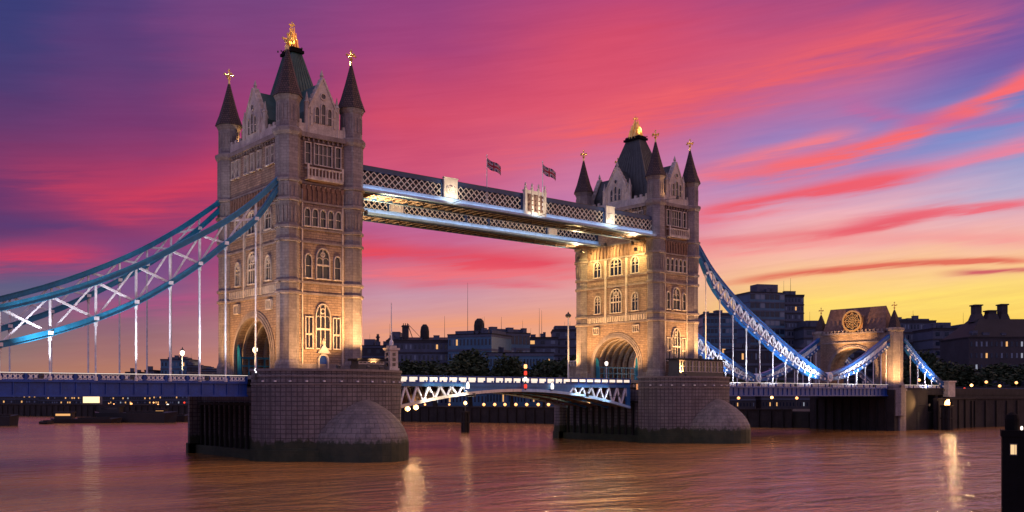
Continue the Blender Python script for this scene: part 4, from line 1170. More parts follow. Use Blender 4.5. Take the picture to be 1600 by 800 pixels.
for nm, ox in (('nearer', 0), ('farther', 82)):
    k = 1.0 if ox == 0 else .9
    cz = 13.6 if ox == 0 else 17.3
    if ox == 0:
        flood((5.0, -19.0, 13.6), (6.4, -11.8, 20), 17000, 'floodlight by the parapet in front of the outer river turret, nearer pier', 62)
        flood((8.7, -13.2, 13.6), (7.2, -11.9, 20), 9000, 'floodlight at the foot of the outer river turret, nearer pier', 76)
        flood((-2.2, -19.0, 13.6), (-3.6, -12, 18), 9000, 'floodlight by the parapet facing the corner turret of the nearer tower', 84)
        flood((2.4, -19.7, 13.6), (1.0, -11.4, 23), 15000, 'floodlight on the round nose of the nearer pier', 80)
    else:
        flood((89.6, -15.2, 17.3), (88.3, -12, 22), 9000, 'floodlight on the right end of the cabin roof, farther pier', 110)
        flood((90.6, -12.6, 13.6), (89.0, -11, 22), 9000, 'floodlight behind the outer river turret of the farther tower', 100)
        flood((83.0, -16.6, 17.3), (82.4, -11.5, 23), 9000, 'floodlight on the middle of the cabin roof, farther pier', 110)
        flood((76.4, -18.2, 13.6), (76.4, -12, 19), 4500, 'floodlight by the parapet facing the corner turret of the farther tower', 84)
flood((-16.5, 7.6, 12.2), (-6.5, 5.4, 22), 15000, 'floodlight on the far pavement before the arch of the nearer tower', 84)
flood((-17.0, -9.4, 12.2), (-6.8, -6.4, 22), 12000, 'floodlight on the near pavement before the arch of the nearer tower', 84)
# farther tower, face towards the opening span
flood((71.0, 12.6, 13.6), (75.6, 10.7, 24), 15000, 'floodlight at the foot of the far turret beside the opening span', 84)
flood((66.6, 5.4, 12.4), (75.5, 4.0, 25), 23000, 'floodlight on the roadway before the farther tower arch', 80)
flood((66.6, -7.4, 12.4), (75.5, -4.8, 23), 19000, 'floodlight by the near parapet before the farther tower', 80)
# lamps under the walkway ends
YEL = (1, .66, .22)
flood((72.3, -7.6, 40.6), (76.0, -5.6, 36), 5500, 'lamp under the near walkway at the farther tower', 150, YEL)
flood((72.0, 6.9, 40.6), (76.0, 5.6, 36), 5500, 'lamp under the far walkway at the farther tower', 150, YEL)
flood((72.6, 0.4, 41.3), (76.0, -.2, 36.5), 3500, 'lamp on the wall between the walkways of the farther tower', 150, YEL)
for (y, nm) in ((-8.6, 'near'), (8.0, 'far')):
    flood((8.8, y, 39.0), (15, y, 41.4), 16000, f'uplight below the nearer tower end of the {nm} walkway', 150, (1, .72, .36))
    flood((72.2, y, 39.2), (65, y, 41.4), 9000, f'uplight below the farther tower end of the {nm} walkway', 150, (1, .72, .36))
for x, nm in ((23.7, 'small heraldic panel nearest the nearer tower'), (62.0, 'small heraldic panel by the farther tower'), (42.6, 'wide crest panel')):
    f_ = flood((x, -14.6, 42.0), (x, -11.2, 44.2), 900, f'bracket light in front of the {nm} on the walkway', 120, (1, .86, .66), hs=.35)
    q = MB(); q.bar((0, 0, -.1), (0, 3.2, -.3), .07); q.build('bracket_arm', 'iron', f_)
# turret tops
flood((78.6, -14.2, 49.7), (76.3, -11.4, 52), 700, 'lamp lighting the corner turret of the farther tower above the walkway', 90)
flood((-4.1, 9.0, 50.6), (-5.3, 9.8, 51.8), 1300, 'lamp in the roof corner lighting the far turret of the nearer tower', 130)
for nm, ox in (('nearer', 0), ('farther', 82)):
    for sx, sy, w_ in ((-3.0, -3.2, 'river side'), (-3.0, 2.6, 'landward side')):
        flood((ox + sx * .36 + (0 if ox == 0 else -.4), sy * .6 - .3, 65.3), (ox, -.3, 67.4), 1300, f'crown lamp on the {w_} of the {nm} tower roof', 90, (1, .7, .32), hs=.35)
    for sx, sy, w_ in ((-1, -1, 'corner'), (1, -1, 'outer river'), (-1, 1, 'far road side')):
        flood((ox - .3 + sx * 1.15, sy * 1.9 - .2, 65.2), (ox - .5 + sx * TX * .92, sy * TY * .98, 62.8), 4200, f'roof lamp aimed at the {w_} finial of the {nm} tower', 24, (1, .8, .5), hs=.4)
# cool light on the left chain from the deck
for i, x in enumerate((-20, -30, -41)):
    flood((x, -14.4, 11.9), (x + 3, -10.4, 24), 8000, ('first', 'second', 'third')[i] + ' light outside the left parapet under the near chain, from the tower', 100, (.9, .9, 1))
flood((-12.2, -12.9, 12.2), (-9.3, -10.4, 38), 16000, 'outboard light nearest the tower aimed up at the head of the near chain', 34, (.8, .88, 1))
for i, x in enumerate((104, 118, 132, 152)):
    flood((x, -15.6, 11.9), (x - 2, -10.4, 20), 11000, ('first', 'second', 'third', 'fourth')[i] + ' light outside the right parapet under the near chain, from the tower', 130, (.85, .9, 1))
for i, x in enumerate((106, 122)):
    flood((x, 7.6, 11.9), (x, 10.4, 20), 9000, ('first', 'second')[i] + ' light inside the right parapet under the far chain, from the tower', 130, (.85, .9, 1))
flood((164, -16.2, 11.9), (170.6, -11, 19), 18000, 'floodlight by the near leg of the abutment gateway', 80)
flood((160.0, 0.5, 12.0), (169, 0, 28), 60000, 'floodlight lighting the round tracery of the abutment gateway', 52)
flood((181.5, -15.0, 7.0), (172, -12.4, 8), 3800, 'floodlight on the bank by the lit stone buttress', 90)
flood((188, -16, 11.0), (188, -10.4, 18), 9000, 'light on the parapet aimed at the near anchor chain', 120, (.9, .9, 1))
# opening span
for x, tx in ((19, 22), (28, 26)):
    flood((x, -12.2, 9.6), (tx, -9.0, 9.0), 900, f'outrigger light {"nearer the pier" if x < 20 else "farther from the pier"} on the left leaf', 140, (1, .93, .75))
for x, tx in ((64, 60), (55, 56)):
    flood((x, -12.2, 9.6), (tx, -9.0, 9.0), 700, f'outrigger light {"nearer the pier" if x > 60 else "farther from the pier"} on the right leaf', 140, (.7, .88, 1))
flood((66, -2, 6.6), (58, 0, 10.5), 1600, 'lamp on the farther pier below the right leaf', 130)

def globe(loc, label, r=.3, stalk=0, m_='lamp', group=None, power=0, name='pier_lamp', cat='lamp'):
    t_ = thing(name, loc, label, cat, group)
    q = MB(); q.lathe([(.02, -r), (r * .8, -r * .6), (r, 0), (r * .8, r * .6), (.02, r)], 10); q.build('lamp_globe', m_, t_, smooth=True)
    if stalk:
        q = MB(); q.lathe([(.12, -abs(stalk)), (.07, -r * .9)] if stalk > 0 else [(.07, r * .9), (.12, abs(stalk))], 6); q.build('lamp_post', 'iron', t_)
    if power: bulb(t_, (0, -r - .3, .0), power)
    return t_
globe((17.2, -8.0, 7.2), 'left one of two bright lamps hanging under the left leaf beside the nearer pier', .45, -1.6, 'lamp', 'lamps hanging under the left leaf', 500)
globe((18.9, -8.0, 7.4), 'right one of two bright lamps hanging under the left leaf beside the nearer pier', .45, -1.6, 'lamp', 'lamps hanging under the left leaf', 300)
for px, lb in ((731, 'upright white lamp on the edge girder of the left leaf'), (863, 'upright white lamp on the edge girder of the right leaf')):
    xx, d = on_y(px, -9.8); t_ = thing('girder_lamp', (xx, -9.8, 10.6), lb, 'lamp', 'white lamps on the edge girders')
    q = MB(); q.lathe([(.26, 0), (.3, .5), (.24, .9), (.08, 1.2)], 8); q.build('lamp_shade', 'lampwhite', t_); q = MB(); q.box(-.3, .3, -.1, .6, -.25, 0); q.build('bracket', 'blue', t_)
xx, d = on_y(820, -9.7)
t_ = thing('navigation_signal', (xx, -9.9, 10.4), 'tall signal mast with stacked red and white lights at midspan', 'signal')
q = MB(); q.lathe([(.16, 0), (.16, 4.6), (.08, 5.1)], 8); q.build('mast', 'iron', t_)
for z, m_ in ((.3, 'glow_red'), (1.6, 'lampwhite'), (2.7, 'glow_red'), (3.9, 'lampsoft')):
    q = MB(); q.lathe([(.2, z), (.3, z + .12), (.3, z + .6), (.2, z + .75)], 8); q.build('signal_light', m_, t_)

# ------------------------------------------------------------------ things on the piers
t_ = thing('pier_pylon', (9.3, -15.3, 13.25), 'slim pale stone pylon with dark openings and a flag mast on the nearer pier', 'pylon')
q = MB(); q.box(-.75, .75, -.75, .75, 0, 3.2); q.box(-.95, .95, -.95, .95, 3.2, 3.55); q.box(-.6, .6, -.6, .6, 3.55, 3.9); q.box(-.9, .9, -.9, .9, 0, .4); q.build('shaft', 'trim', t_)
q = MB()
for z in (.7, 1.5, 2.3): q.box(-.28, .28, -.77, -.74, z, z + .5); q.box(-.77, -.74, -.28, .28, z, z + .5)
q.build('openings', 'glass', t_)
q = MB(); q.lathe([(.12, 3.9), (.05, 10.6)], 6); q.lathe([(.3, 4.0), (.34, 4.5), (.1, 4.9)], 6); q.build('mast', 'white', t_)
def cabin(loc, w, d, h, label, bays, lit=0):
    c_ = thing('pier_cabin', loc, label, 'cabin')
    q = MB(); q.box(-w / 2, w / 2, -d / 2, d / 2, 0, .8); q.box(-w / 2 + .1, w / 2 - .1, -d / 2 + .1, d / 2 - .1, .8, h - .3)
    q.build('cabin_body', 'iron', c_)
    q = MB(); q.box(-w / 2 - .3, w / 2 + .3, -d / 2 - .3, d / 2 + .3, h - .3, h); q.build('cabin_roof', 'roofing', c_)
    st = w / bays
    for k in range(bays):
        x = -w / 2 + st * (k + .5); f_ = MB()
        f_.strip([(-st * .4, 1.0), (-st * .4, h - .5), (st * .4, h - .5), (st * .4, 1.0)], [(-st * .48, .9), (-st * .48, h - .4), (st * .48, h - .4), (st * .48, .9)], -.14, -.0, closed=True)
        f_.box(-.04, .04, -.12, -.02, 1, h - .5); f_.box(-st * .4, st * .4, -.12, -.02, h * .55, h * .55 + .08)
        ob = f_.build('window', 'trim', c_, (x, -d / 2 + .1, 0)); g_ = MB(); g_.box(-st * .4, st * .4, -.015, .0 - .004, 1.0, h - .5)
        kid(g_.build('pane', 'glow' if (lit and k in (1,)) else 'glass'), ob)
    return c_
cabin((83.0, -15.4, 13.25), 14.0, 3.0, 3.6, 'long glazed dark cabin along the river side of the farther pier', 7)
cabin((5.2, -14.9, 13.25), 4.6, 2.4, 1.75, 'low dark glazed cabin beside the pylon on the nearer pier', 3)
t_ = thing('stone_kiosk', (78.5, 13.6, 13.0), 'small pale stone kiosk with railed roof beside the far turret of the farther tower', 'kiosk')
q = MB(); q.box(-2, 2, -2, 2, 0, 2.8); q.box(-2.2, 2.2, -2.2, 2.2, 2.8, 3.0); q.build('kiosk_wall', 'turret', t_)
q = MB()
for k in range(9):
    x = -2 + k * .5
    for s_ in (-2, 2): q.box(x - .05, x + .05, s_ - .05, s_ + .05, 3, 4.1); q.box(s_ - .05, s_ + .05, x - .05, x + .05, 3, 4.1)
for s_ in (-2, 2): q.box(-2.05, 2.05, s_ - .06, s_ + .06, 4.05, 4.2); q.box(s_ - .06, s_ + .06, -2.05, 2.05, 4.053, 4.203)
q.build('railing', 'white', t_)
mx_, my_ = at(888, 207)
t_ = thing('signal_mast', (mx_, my_, 13.0), 'tall thin pale mast with a cluster at its top beside the farther tower', 'mast')
q = MB(); q.lathe([(.22, -2), (.14, 13.2)], 8); q.build('mast_pole', 'white', t_)
q = MB()
for a_ in range(5): q.lathe([(.03, 13.1), (.3, 13.4), (.28, 13.7), (.03, 13.95)], 6, (.36 * math.cos(a_ * 1.26), .36 * math.sin(a_ * 1.26)))
q.lathe([(.05, 13.7), (.25, 14.0), (.03, 14.4)], 6); q.build('mast_head', 'iron', t_)

def street_lamp(loc, label, h=4.2):
    t_ = thing('street_lamp', loc, label, 'street lamp', 'street lamps on the bridge')
    q = MB(); q.lathe([(.22, 0), (.2, .7), (.1, .9), (.07, h)], 8); q.build('lamp_post', 'lightblue', t_)
    q = MB(); q.lathe([(.12, h), (.3, h + .2), (.36, h + .65), (.1, h + .85)], 6); q.build('lantern', 'lampwhite', t_)
    q = MB(); q.lathe([(.38, h + .85), (.1, h + 1.1), (.03, h + 1.4)], 6); q.build('lantern_cap', 'iron', t_)
    return t_
street_lamp((-10.2, -8.6, DZ + .13), 'street lamp standing before the arch of the nearer tower')
for x, lb in ((-14.5, 'far pavement street lamp close to the nearer tower arch'),):
    street_lamp((x, 8.6, DZ + .13), lb)
for x, lb in ((64, 'street lamp on the right leaf by the farther tower arch'),): street_lamp((x, -8.4, 11.7), lb, 3.6)

# ------------------------------------------------------------------ pilings in the river
def dolphin(loc, w, h, label, lamp='post'):
    t_ = thing('river_pile', loc, label, 'river pile')
    q = MB()
    for sx in (-1, 1):
        for sy in (-1, 1): q.lathe([(w * .29, -2), (w * .26, h * .93)], 8, (sx * w * .24, sy * w * .24))
    q.box(-w / 2, w / 2, -w / 2, w / 2, h * .9, h); q.box(-w * .52, w * .52, -w * .52, w * .52, h * .45, h * .5)
    q.build('piles', 'timber', t_)
    if lamp == 'post':
        q = MB(); q.lathe([(.1, h), (.08, h + 1.6)], 6); q.build('lamp_post', 'iron', t_)
        q = MB(); q.lathe([(.05, h + 1.6), (.4, h + 1.85), (.42, h + 2.3), (.1, h + 2.6)], 8); q.build('lantern', 'lamp', t_)
        bulb(t_, (0, -.8, h + 2.1), 120)
    return t_
x, y = at(727, 245); dolphin((x, y, 0), 1.8, 5.4, 'dark timber pile with a single orange lantern, in mid river below the opening span')
x, y = at(1480, 262); t_ = dolphin((x, y, 0), 2.6, 6.8, 'dark timber pile with a blazing lamp right of the abutment gateway', None)
q = MB()
for k in range(9):
    a_ = k * 2.4; h_ = .7 + (k % 3) * .4
    q.lathe([(.26, 6.8), (.3, 7.1), (.05, 6.9 + h_)], 5, (.45 * math.cos(a_), .45 * math.sin(a_)))
q.lathe([(.4, 6.8), (.42, 7.4), (.2, 8.0), (.05, 8.4)], 8); q.build('blazing_lamp', 'lamp', t_)
bulb(t_, (0, -1.2, 8.2), 1200)
# foreground mooring post
x, y = at(1583, 40)
t_ = thing('mooring_post', (x, y, 0), 'tall black mooring post with a small lit panel at the right edge of the picture', 'mooring post', rz=R(-64))
q = MB(); q.box(-.42, .42, -.42, .42, -3, 7.85); q.box(-.46, .46, -.46, .46, 7.7, 7.97); q.build('post_shaft', 'black', t_)
q = MB(); q.lathe([(.27, 7.97), (.27, 8.42), (.22, 8.6), (.08, 8.7)], 12, (-.04, 0)); q.build('post_head', 'black', t_, smooth=False)
q = MB(); q.box(-.12, .1, -.425, -.421, 6.98, 7.38); q.build('lit_panel', mat('panel_light', (.6, .5, .3), .4, 0, (1, .66, .3), .9), t_)
q = MB(); q.box(-.15, .13, -.44, -.42, 6.93, 6.98); q.box(-.15, .13, -.44, -.42, 7.38, 7.43); q.box(-.15, -.12, -.44, -.42, 6.98, 7.38); q.box(.03, .045, -.435, -.426, 6.98, 7.38); q.box(.1, .13, -.44, -.42, 6.98, 7.38); q.build('panel_frame', 'iron', t_)
q = MB(); q.lathe([(.03, 7.98), (.05, 8.02), (.05, 8.1), (.02, 8.14)], 8, (.3, -.25)); q.build('small_lamp', 'lampwhite', t_)

# ------------------------------------------------------------------ trees
def crown_mesh(rx, ry, h, n, seed, lobes=9, leaf=.55):
    rnd = random.Random(seed); m = MB(); L = []
    for k in range(lobes):
        a_ = rnd.random() * 2 * PI; q = rnd.random() ** .6
        L.append((math.cos(a_) * q * rx * .62, math.sin(a_) * q * ry * .62, h * (.32 + .5 * rnd.random() * (1 - q * .5)), rx * (.34 + .2 * rnd.random())))
    for k in range(n):
        cx_, cy_, cz_, r_ = rnd.choice(L)
        d = Vector((rnd.gauss(0, 1), rnd.gauss(0, 1), rnd.gauss(0, 1))).normalized() * r_ * (rnd.random() ** .35) * (1 + .45 * rnd.random() ** 4)
        p = Vector((cx_ + d.x, cy_ + d.y, cz_ + d.z * .8))
        u = Vector((rnd.gauss(0, 1), rnd.gauss(0, 1), rnd.gauss(0, .6))).normalized(); w_ = u.cross(Vector((rnd.gauss(0, 1), rnd.gauss(0, 1), rnd.gauss(0, 1)))).normalized()
        s_ = leaf * (.6 + .8 * rnd.random())
        m._add([p - u * s_, p + w_ * s_ * .6, p + u * s_, p - w_ * s_ * .6], [(0, 1, 2, 3)])
    return m
CROWNS = [crown_mesh(9, 9, 17, 4200, s) for s in (3, 11)]
def tree_proto(i):
    t_ = thing('plane_tree', (0, 0, 0), 'x', 'tree', 'trees on the far bank')
    c_ = CROWNS[i].build('crown', 'leaf', t_); c_.location = (0, 0, 1.5)
    q = MB(); q.lathe([(.7, -.5), (.45, 3), (.35, 9)], 8)
    for k in range(5):
        a_ = k * 1.26; q.bar((0, 0, 4 + k * .6), (math.cos(a_) * 4, math.sin(a_) * 4, 9 + k * .5), .3)
    q.build('trunk', 'bark', t_)
    return t_
TP = [tree_proto(0), tree_proto(1)]
used = [False, False]
def tree(px, d, top, width, label, i):
    x, y = at(px, d); h = zat(top, d) - GZ
    if not used[i]: t_ = TP[i]; t_.location = (x, y, GZ); t_['label'] = label; used[i] = True
    else: t_ = copy_thing(TP[i], (x, y, GZ), label)
    wm_ = width * 1.18 / F * d / 17.5
    t_.scale = (wm_, wm_, h / 17.2); t_.rotation_euler = (0, 0, px * .7)
    return t_
trees = [(640, 372, 562, 70, 'low rounded tree just right of the nearer pier pylon'), (680, 366, 552, 100, 'broad dark tree left of centre, below the pale terrace roofs'),
 (735, 372, 546, 95, 'highest of the dark trees between the towers, left of the blue offices foot'), (800, 366, 545, 80, 'rounded dark tree under the blue glass offices'),
 (850, 374, 562, 60, 'small dark tree in the dip before the terraces'), (893, 362, 540, 90, 'dark tree touching the left side of the farther tower'),
 (1130, 352, 575, 80, 'dark tree behind the far chain right of the farther tower'), (1210, 352, 582, 80, 'dark tree below the tower block'),
 (1445, 345, 548, 80, 'dark tree right of the abutment gateway'), (1500, 350, 560, 90, 'dark tree in front of the chimneyed building, left end'),
 (1560, 345, 568, 90, 'dark tree at the right edge below lit windows'), (1610, 345, 552, 90, 'dark tree cut by the right edge of the picture')]
for k, (px, d, top, w_, lb) in enumerate(trees): tree(px, d, top, w_, lb, k % 2)

# ------------------------------------------------------------------ city behind
PROT = {}
def pane_proto(w, h, m_):
    key = (round(w, 1), round(h, 1), m_)
    if key not in PROT:
        q = MB(); q.box(-w / 2, w / 2, -.09, .05, 0, h)
        me = bpy.data.meshes.new('window'); me.from_pydata(q.v, [], q.f); me.materials.append(M[m_]); PROT[key] = me
    return PROT[key]
def building(px0, px1, ytop, d, label, wall='facade', thick=22, rows=None, colsn=None, lit=.12, name='building', cat='building', roofbits=(), skew=0.0, band=True, ww=.42, wh=.42, ybase=None, glassm='darkglass'):
    """A block between two photo columns at depth d; skew turns its front."""
    x0, y0 = at(px0, d * (1 - skew)); x1, y1 = at(px1, d * (1 + skew)); z1 = zat(ytop, d)
    L = math.dist((x0, y0), (x1, y1)); ang = math.atan2(y1 - y0, x1 - x0)
    z0 = GZ
    B = thing(name, (x0, y0, z0), label, cat, None, ang); H = z1 - z0
    q = MB(); q.box(0, L, 0, thick, 0, H); q.build('wall', wall, B)
    rows = rows or max(2, int(H / 4)); colsn = colsn or max(3, int(L / 4))
    while rows * colsn > 96: rows, colsn = (rows - 1, colsn) if rows > colsn * .8 else (rows, colsn - 1)
    rh, cw = H / rows, L / colsn
    if band:
        q = MB()
        for r_ in range(1, rows + 1): q.box(-.15, L + .15, -.25, thick + .15, r_ * rh - rh * .16, r_ * rh - .03)
        q.build('floor_bands', 'facade2' if wall != 'facade2' else 'facade', B)
    rnd = random.Random(int(px0 * 7 + ytop))
    for r_ in range(rows):
        if z0 + (r_ + 1) * rh < zat(618, d) - 3 and px0 < 1400 and px0 > 560: continue
        for c_ in range(colsn):
            isl = rnd.random() < lit
            me = pane_proto(cw * ww, rh * wh, ('glow' if rnd.random() < .75 else 'glow_cool') if isl else ('paleglass' if rnd.random() < .22 else glassm))
            o_ = bpy.data.objects.new('window', me); COL.objects.link(o_); o_.parent = B
            o_.location = ((c_ + .5) * cw, 0, r_ * rh + rh * .26)
    q = MB(); q.box(-.3, L + .3, -.3, thick + .3, H, H + .5)
    q.build('roof', 'roofing', B)
    for k in range(int(L / 7) + 1):       # rooftop clutter
        q = MB(); xa = rnd.random() * (L - 2.5); wq, hq = rnd.uniform(1, 3.2), rnd.uniform(.9, 2.4)
        q.box(xa, xa + wq, 1.2, 4, H + .45, H + .5 + hq); q.box(xa - .1, xa + wq + .1, 1.1, 4.1, H + .5 + hq, H + .65 + hq)
        q.build('roof_plant', 'facade2', B)
        if rnd.random() < .3:
            q = MB(); q.lathe([(.09, H + .4), (.04, H + 4 + 4 * rnd.random())], 5, (xa, 2)); q.build('aerial', 'iron', B)
    for (a_, b_, h_, kind) in roofbits:
        xa, xb = L * a_, L * b_; q = MB()
        if kind == 'box': q.box(xa, xb, 3, thick - 4, H + .5, H + h_); q.build('plant_room', 'facade2', B)
        elif kind == 'dome': q.lathe([((xb - xa) / 2, H + .5), ((xb - xa) / 2, H + h_ * .6), ((xb - xa) * .42, H + h_ * .85), ((xb - xa) * .2, H + h_)], 10, ((xa + xb) / 2, 5)); q.build('cupola', 'roofing', B)
        elif kind == 'chim':
            q.box(xa, xb, 3, 3 + (xb - xa), H, H + h_); q.box(xa - .3, xb + .3, 2.7, 3.3 + (xb - xa), H + h_ - .8, H + h_ - .3)
            for j in range(3): q.lathe([(.22, H + h_), (.17, H + h_ + 1)], 6, (xa + (xb - xa) * (j + .5) / 3, 3 + (xb - xa) / 2))
            q.build('chimney', 'facade', B)
        elif kind == 'mast': q.lathe([(.14, H), (.05, H + h_)], 5, (xa, 6)); q.build('aerial', 'iron', B)
        elif kind == 'pitch': q.prism([(0, H + .5), (thick, H + .5), (thick / 2, H + h_)], xa, xb, 'x'); q.build('pitched_roof', 'roofing', B)
    return B
# between the towers
building(556, 612, 541, 452, 'dark low building with small chimneys behind the nearer pier pylon', 'facade', lit=.05, roofbits=((.2, .5, 3.5, 'box'), (.55, .62, 5, 'chim')))
building(604, 700, 533, 440, 'long brick terrace with two rooftop turrets left of the blue offices', 'facade2', lit=.1, rows=6, colsn=14, roofbits=((.24, .34, 7.5, 'chim'), (.53, .68, 8, 'dome'), (.0, 1, 2.4, 'pitch'), (.93, .9, 12, 'mast'), (.05, .2, 4.5, 'box')))
building(700, 768, 523, 430, 'rounded dark blue office block with a round rooftop tank', 'facade3', lit=.03, rows=5, colsn=12, skew=-.01, roofbits=((.32, .4, 24, 'mast'), (.5, .72, 7.5, 'dome'), (.1, .95, 2, 'box')))
building(768, 828, 521, 446, 'blue glass office block with a flat roof between the towers', 'facade3', lit=.05, rows=5, colsn=10, skew=.01, ww=.8, wh=.7, roofbits=((.1, .9, 2.2, 'box'), (.4, .4, 8, 'mast')))
building(824, 872, 528, 470, 'low grey office range left of the dark flat-topped block', 'facade2', lit=.04, roofbits=((.4, .42, 15, 'mast'), (.48, .5, 14, 'mast')))
building(864, 924, 516, 480, 'dark flat-topped block behind the farther tower left turret', 'facade2', lit=.03, roofbits=((.05, .9, 2.5, 'box'),))
building(760, 865, 552, 410, 'stepped glass terrace with a bright strip of windows above the trees', 'facade3', lit=.16, rows=3, colsn=22, glassm='darkglass')
# right
building(1098, 1152, 493, 430, 'flat-roofed dark office block seen between the chains', 'facade3', lit=.04, rows=9, colsn=9, ww=.8, roofbits=((.1, .9, 1.5, 'box'),))
building(1172, 1226, 458, 452, 'tall blue tower block with a raised roof box', 'facade3', lit=.03, rows=13, colsn=7, ww=.85, wh=.6, skew=.005, thick=14, roofbits=((.3, .9, 4.5, 'box'),))
building(1226, 1256, 462, 455, 'paler wing joined to the right of the tall tower block', 'facade2', lit=.08, rows=13, colsn=6, thick=14, roofbits=((.5, .5, 9, 'mast'),))
building(1150, 1290, 545, 400, 'low dark block at the foot of the tower block', 'facade', lit=.07, rows=4, colsn=20)
building(1256, 1322, 512, 440, 'grey stepped block between the tower block and the gateway', 'facade2', lit=.06, roofbits=((.1, .5, 3.5, 'box'), (.6, .8, 2, 'box')))
building(1310, 1410, 520, 460, 'dark block hidden behind the abutment gateway roof', 'facade', lit=.03, roofbits=((.2, .6, 2, 'box'),))
building(1402, 1462, 502, 470, 'broad grey building with flat roof right of the gateway', 'facade2', lit=.1, rows=8, colsn=12, roofbits=((.1, .9, 1.5, 'box'), (.55, .55, 4, 'mast')))
building(1458, 1530, 514, 440, 'lower grey building with rooftop plant left of the chimneyed building', 'facade2', lit=.08, roofbits=((.15, .45, 3.2, 'box'), (.7, .9, 2.5, 'box')))
# chimneyed building at the far right
B = building(1514, 1640, 528, 385, 'large dark building with steep roof and tall chimneys at the right edge', 'facade', lit=.24, rows=6, colsn=16, band=False, ww=.35, wh=.42, thick=26)
x0, y0 = at(1514, 385); L = math.dist(at(1514, 385), at(1640, 385)); H = zat(528, 385) - GZ; dz_ = lambda yy: zat(yy, 385) - GZ
q = MB(); q._add([(0, 0, H), (L, 0, H), (L, 26, H), (0, 26, H), (8, 8, dz_(496)), (L, 8, dz_(496)), (L, 18, dz_(496)), (8, 18, dz_(496))], [(0, 1, 5, 4), (1, 2, 6, 5), (2, 3, 7, 6), (3, 0, 4, 7), (4, 5, 6, 7), (3, 2, 1, 0)])
q.build('mansard_roof', 'roofing', B)
for px, yt, w_ in ((1548, 472, 2.4), (1571, 481, 2.8), (1590, 471, 2.2)):
    xl = (px - 1514) / 126 * L; q = MB()
    q._add([(xl - w_ * 1.0, 9, dz_(500)), (xl + w_ * 1.0, 9, dz_(500)), (xl + w_ * 1.0, 15, dz_(500)), (xl - w_ * 1.0, 15, dz_(500)), (xl - w_ * .6, 10, dz_(487)), (xl + w_ * .6, 10, dz_(487)), (xl + w_ * .6, 14, dz_(487)), (xl - w_ * .6, 14, dz_(487))], [(0, 1, 5, 4), (1, 2, 6, 5), (2, 3, 7, 6), (3, 0, 4, 7), (4, 5, 6, 7), (3, 2, 1, 0)])
    q.box(xl - w_ * .55, xl + w_ * .55, 10, 14, dz_(488), dz_(yt) - .5); q.box(xl - w_ * .75, xl + w_ * .75, 9.7, 14.3, dz_(yt) - .5, dz_(yt)); q.build('chimney', 'facade', B)
# left
building(251, 295, 562, 640, 'squat dark office tower on the skyline left of the nearer tower', 'facade3', lit=.02, rows=5, colsn=8, roofbits=((.2, .8, 1.8, 'box'),))
building(292, 312, 572, 600, 'low block leaning against the squat skyline tower', 'facade', lit=.02)
building(308, 345, 578, 560, 'low dark block touching the left edge of the nearer tower', 'facade', lit=.02, roofbits=((.3, .5, 1.5, 'box'),))
building(226, 240, 579, 640, 'tiny dark block on the left skyline', 'facade2', lit=0)
building(196, 218, 582, 640, 'tiny pale block on the left skyline, leftmost', 'facade2', lit=0)
for (a_, b_, yt, d, lb) in ((-20, 60, 606, 520, 'low shoreline shed at the far left under the deck'), (60, 128, 611, 500, 'low shoreline shed left of the bright screen'), (160, 236, 612, 500, 'long low shoreline building with a row of lit windows right of the bright screen'), (236, 300, 608, 480, 'dark shoreline block beside the nearer pier')):
    building(a_, b_, yt, d, lb, 'facade', lit=.22, rows=3, colsn=20, ww=.5, wh=.35, thick=10, name='shore_building')
for a_, b_, yt, lb in ((1090, 1180, 608, 'low quay building under the right deck, left part'), (1190, 1285, 606, 'low quay building under the right deck, right part'), (1440, 1660, 606, 'long low riverside terrace with red lights at the far right')):
    building(a_, b_, yt, 335, lb, 'facade', lit=.16, rows=2, colsn=18, ww=.3, wh=.35, thick=8, name='shore_building')
x, y, d = bank_hit(142, BANK); t_ = thing('lit_screen', (x + 2, y + 6, GZ), 'bright yellowish lit screen on the far left shore', 'screen', None, R(-YAW))
q = MB(); q.box(-4, 4, -.1, .3, 1.0, 5.4); q.box(-3.5, -3, 0, .4, 0, 1.2); q.box(3, 3.5, 0, .4, 0, 1.2); q.build('frame', 'iron', t_)
q = MB(); q.box(-3.7, 3.7, -.16, -.12, 1.3, 5.1); q.build('screen_face', mat('screen_light', (.8, .7, .4), .4, 0, (1, .72, .36), 1.5), t_)
# crane on the terrace roof and quayside lamps
x, y = at(648, 520); zc = zat(532, 520)
t_ = thing('tower_crane', (x, y, GZ), 'thin tower crane rising behind the terrace roof', 'crane', None, R(-20))
q = MB(); q.box(-.5, .5, -.5, .5, 0, zc - GZ); q.build('crane_mast', 'iron', t_)
q = MB(); q.bar((0, 0, zc - GZ - 2), (-4, 0, zc - GZ + 9), .35); q.bar((-4, 0, zc - GZ + 9), (5.5, 0, zc - GZ - .5), .22); q.build('jib', 'iron', t_)
names = ['first', 'second', 'third', 'fourth', 'fifth', 'sixth', 'seventh', 'eighth', 'ninth', 'tenth', 'eleventh']
for i, px in enumerate((650, 664, 702, 756, 773, 789, 806, 823, 841, 857, 870)):
    x, y, d = bank_hit(px, BANK); k = 1.9 / d
    x += (CX - x) * k; y += (CY - y) * k
    globe((x, y, zat(632, d)), f'{names[i]} quayside lamp from the left along the river wall between the towers', .55 if i > 2 else .4, .9, 'lampsoft', 'quayside lamps between the towers', name='quay_lamp')
for i, (px, yy, m_) in enumerate(((1154, 622, 'lampsoft'), (1206, 621, 'lamp'), (1245, 622, 'lampsoft'))):
    x, y = at(px, 318); globe((x, y, zat(yy, 318)), f'{names[i]} quayside lamp right of the farther pier, under the right deck', .5, 4, m_, 'quayside lamps under the right deck', name='quay_lamp')
rnd = random.Random(5)
k = 0
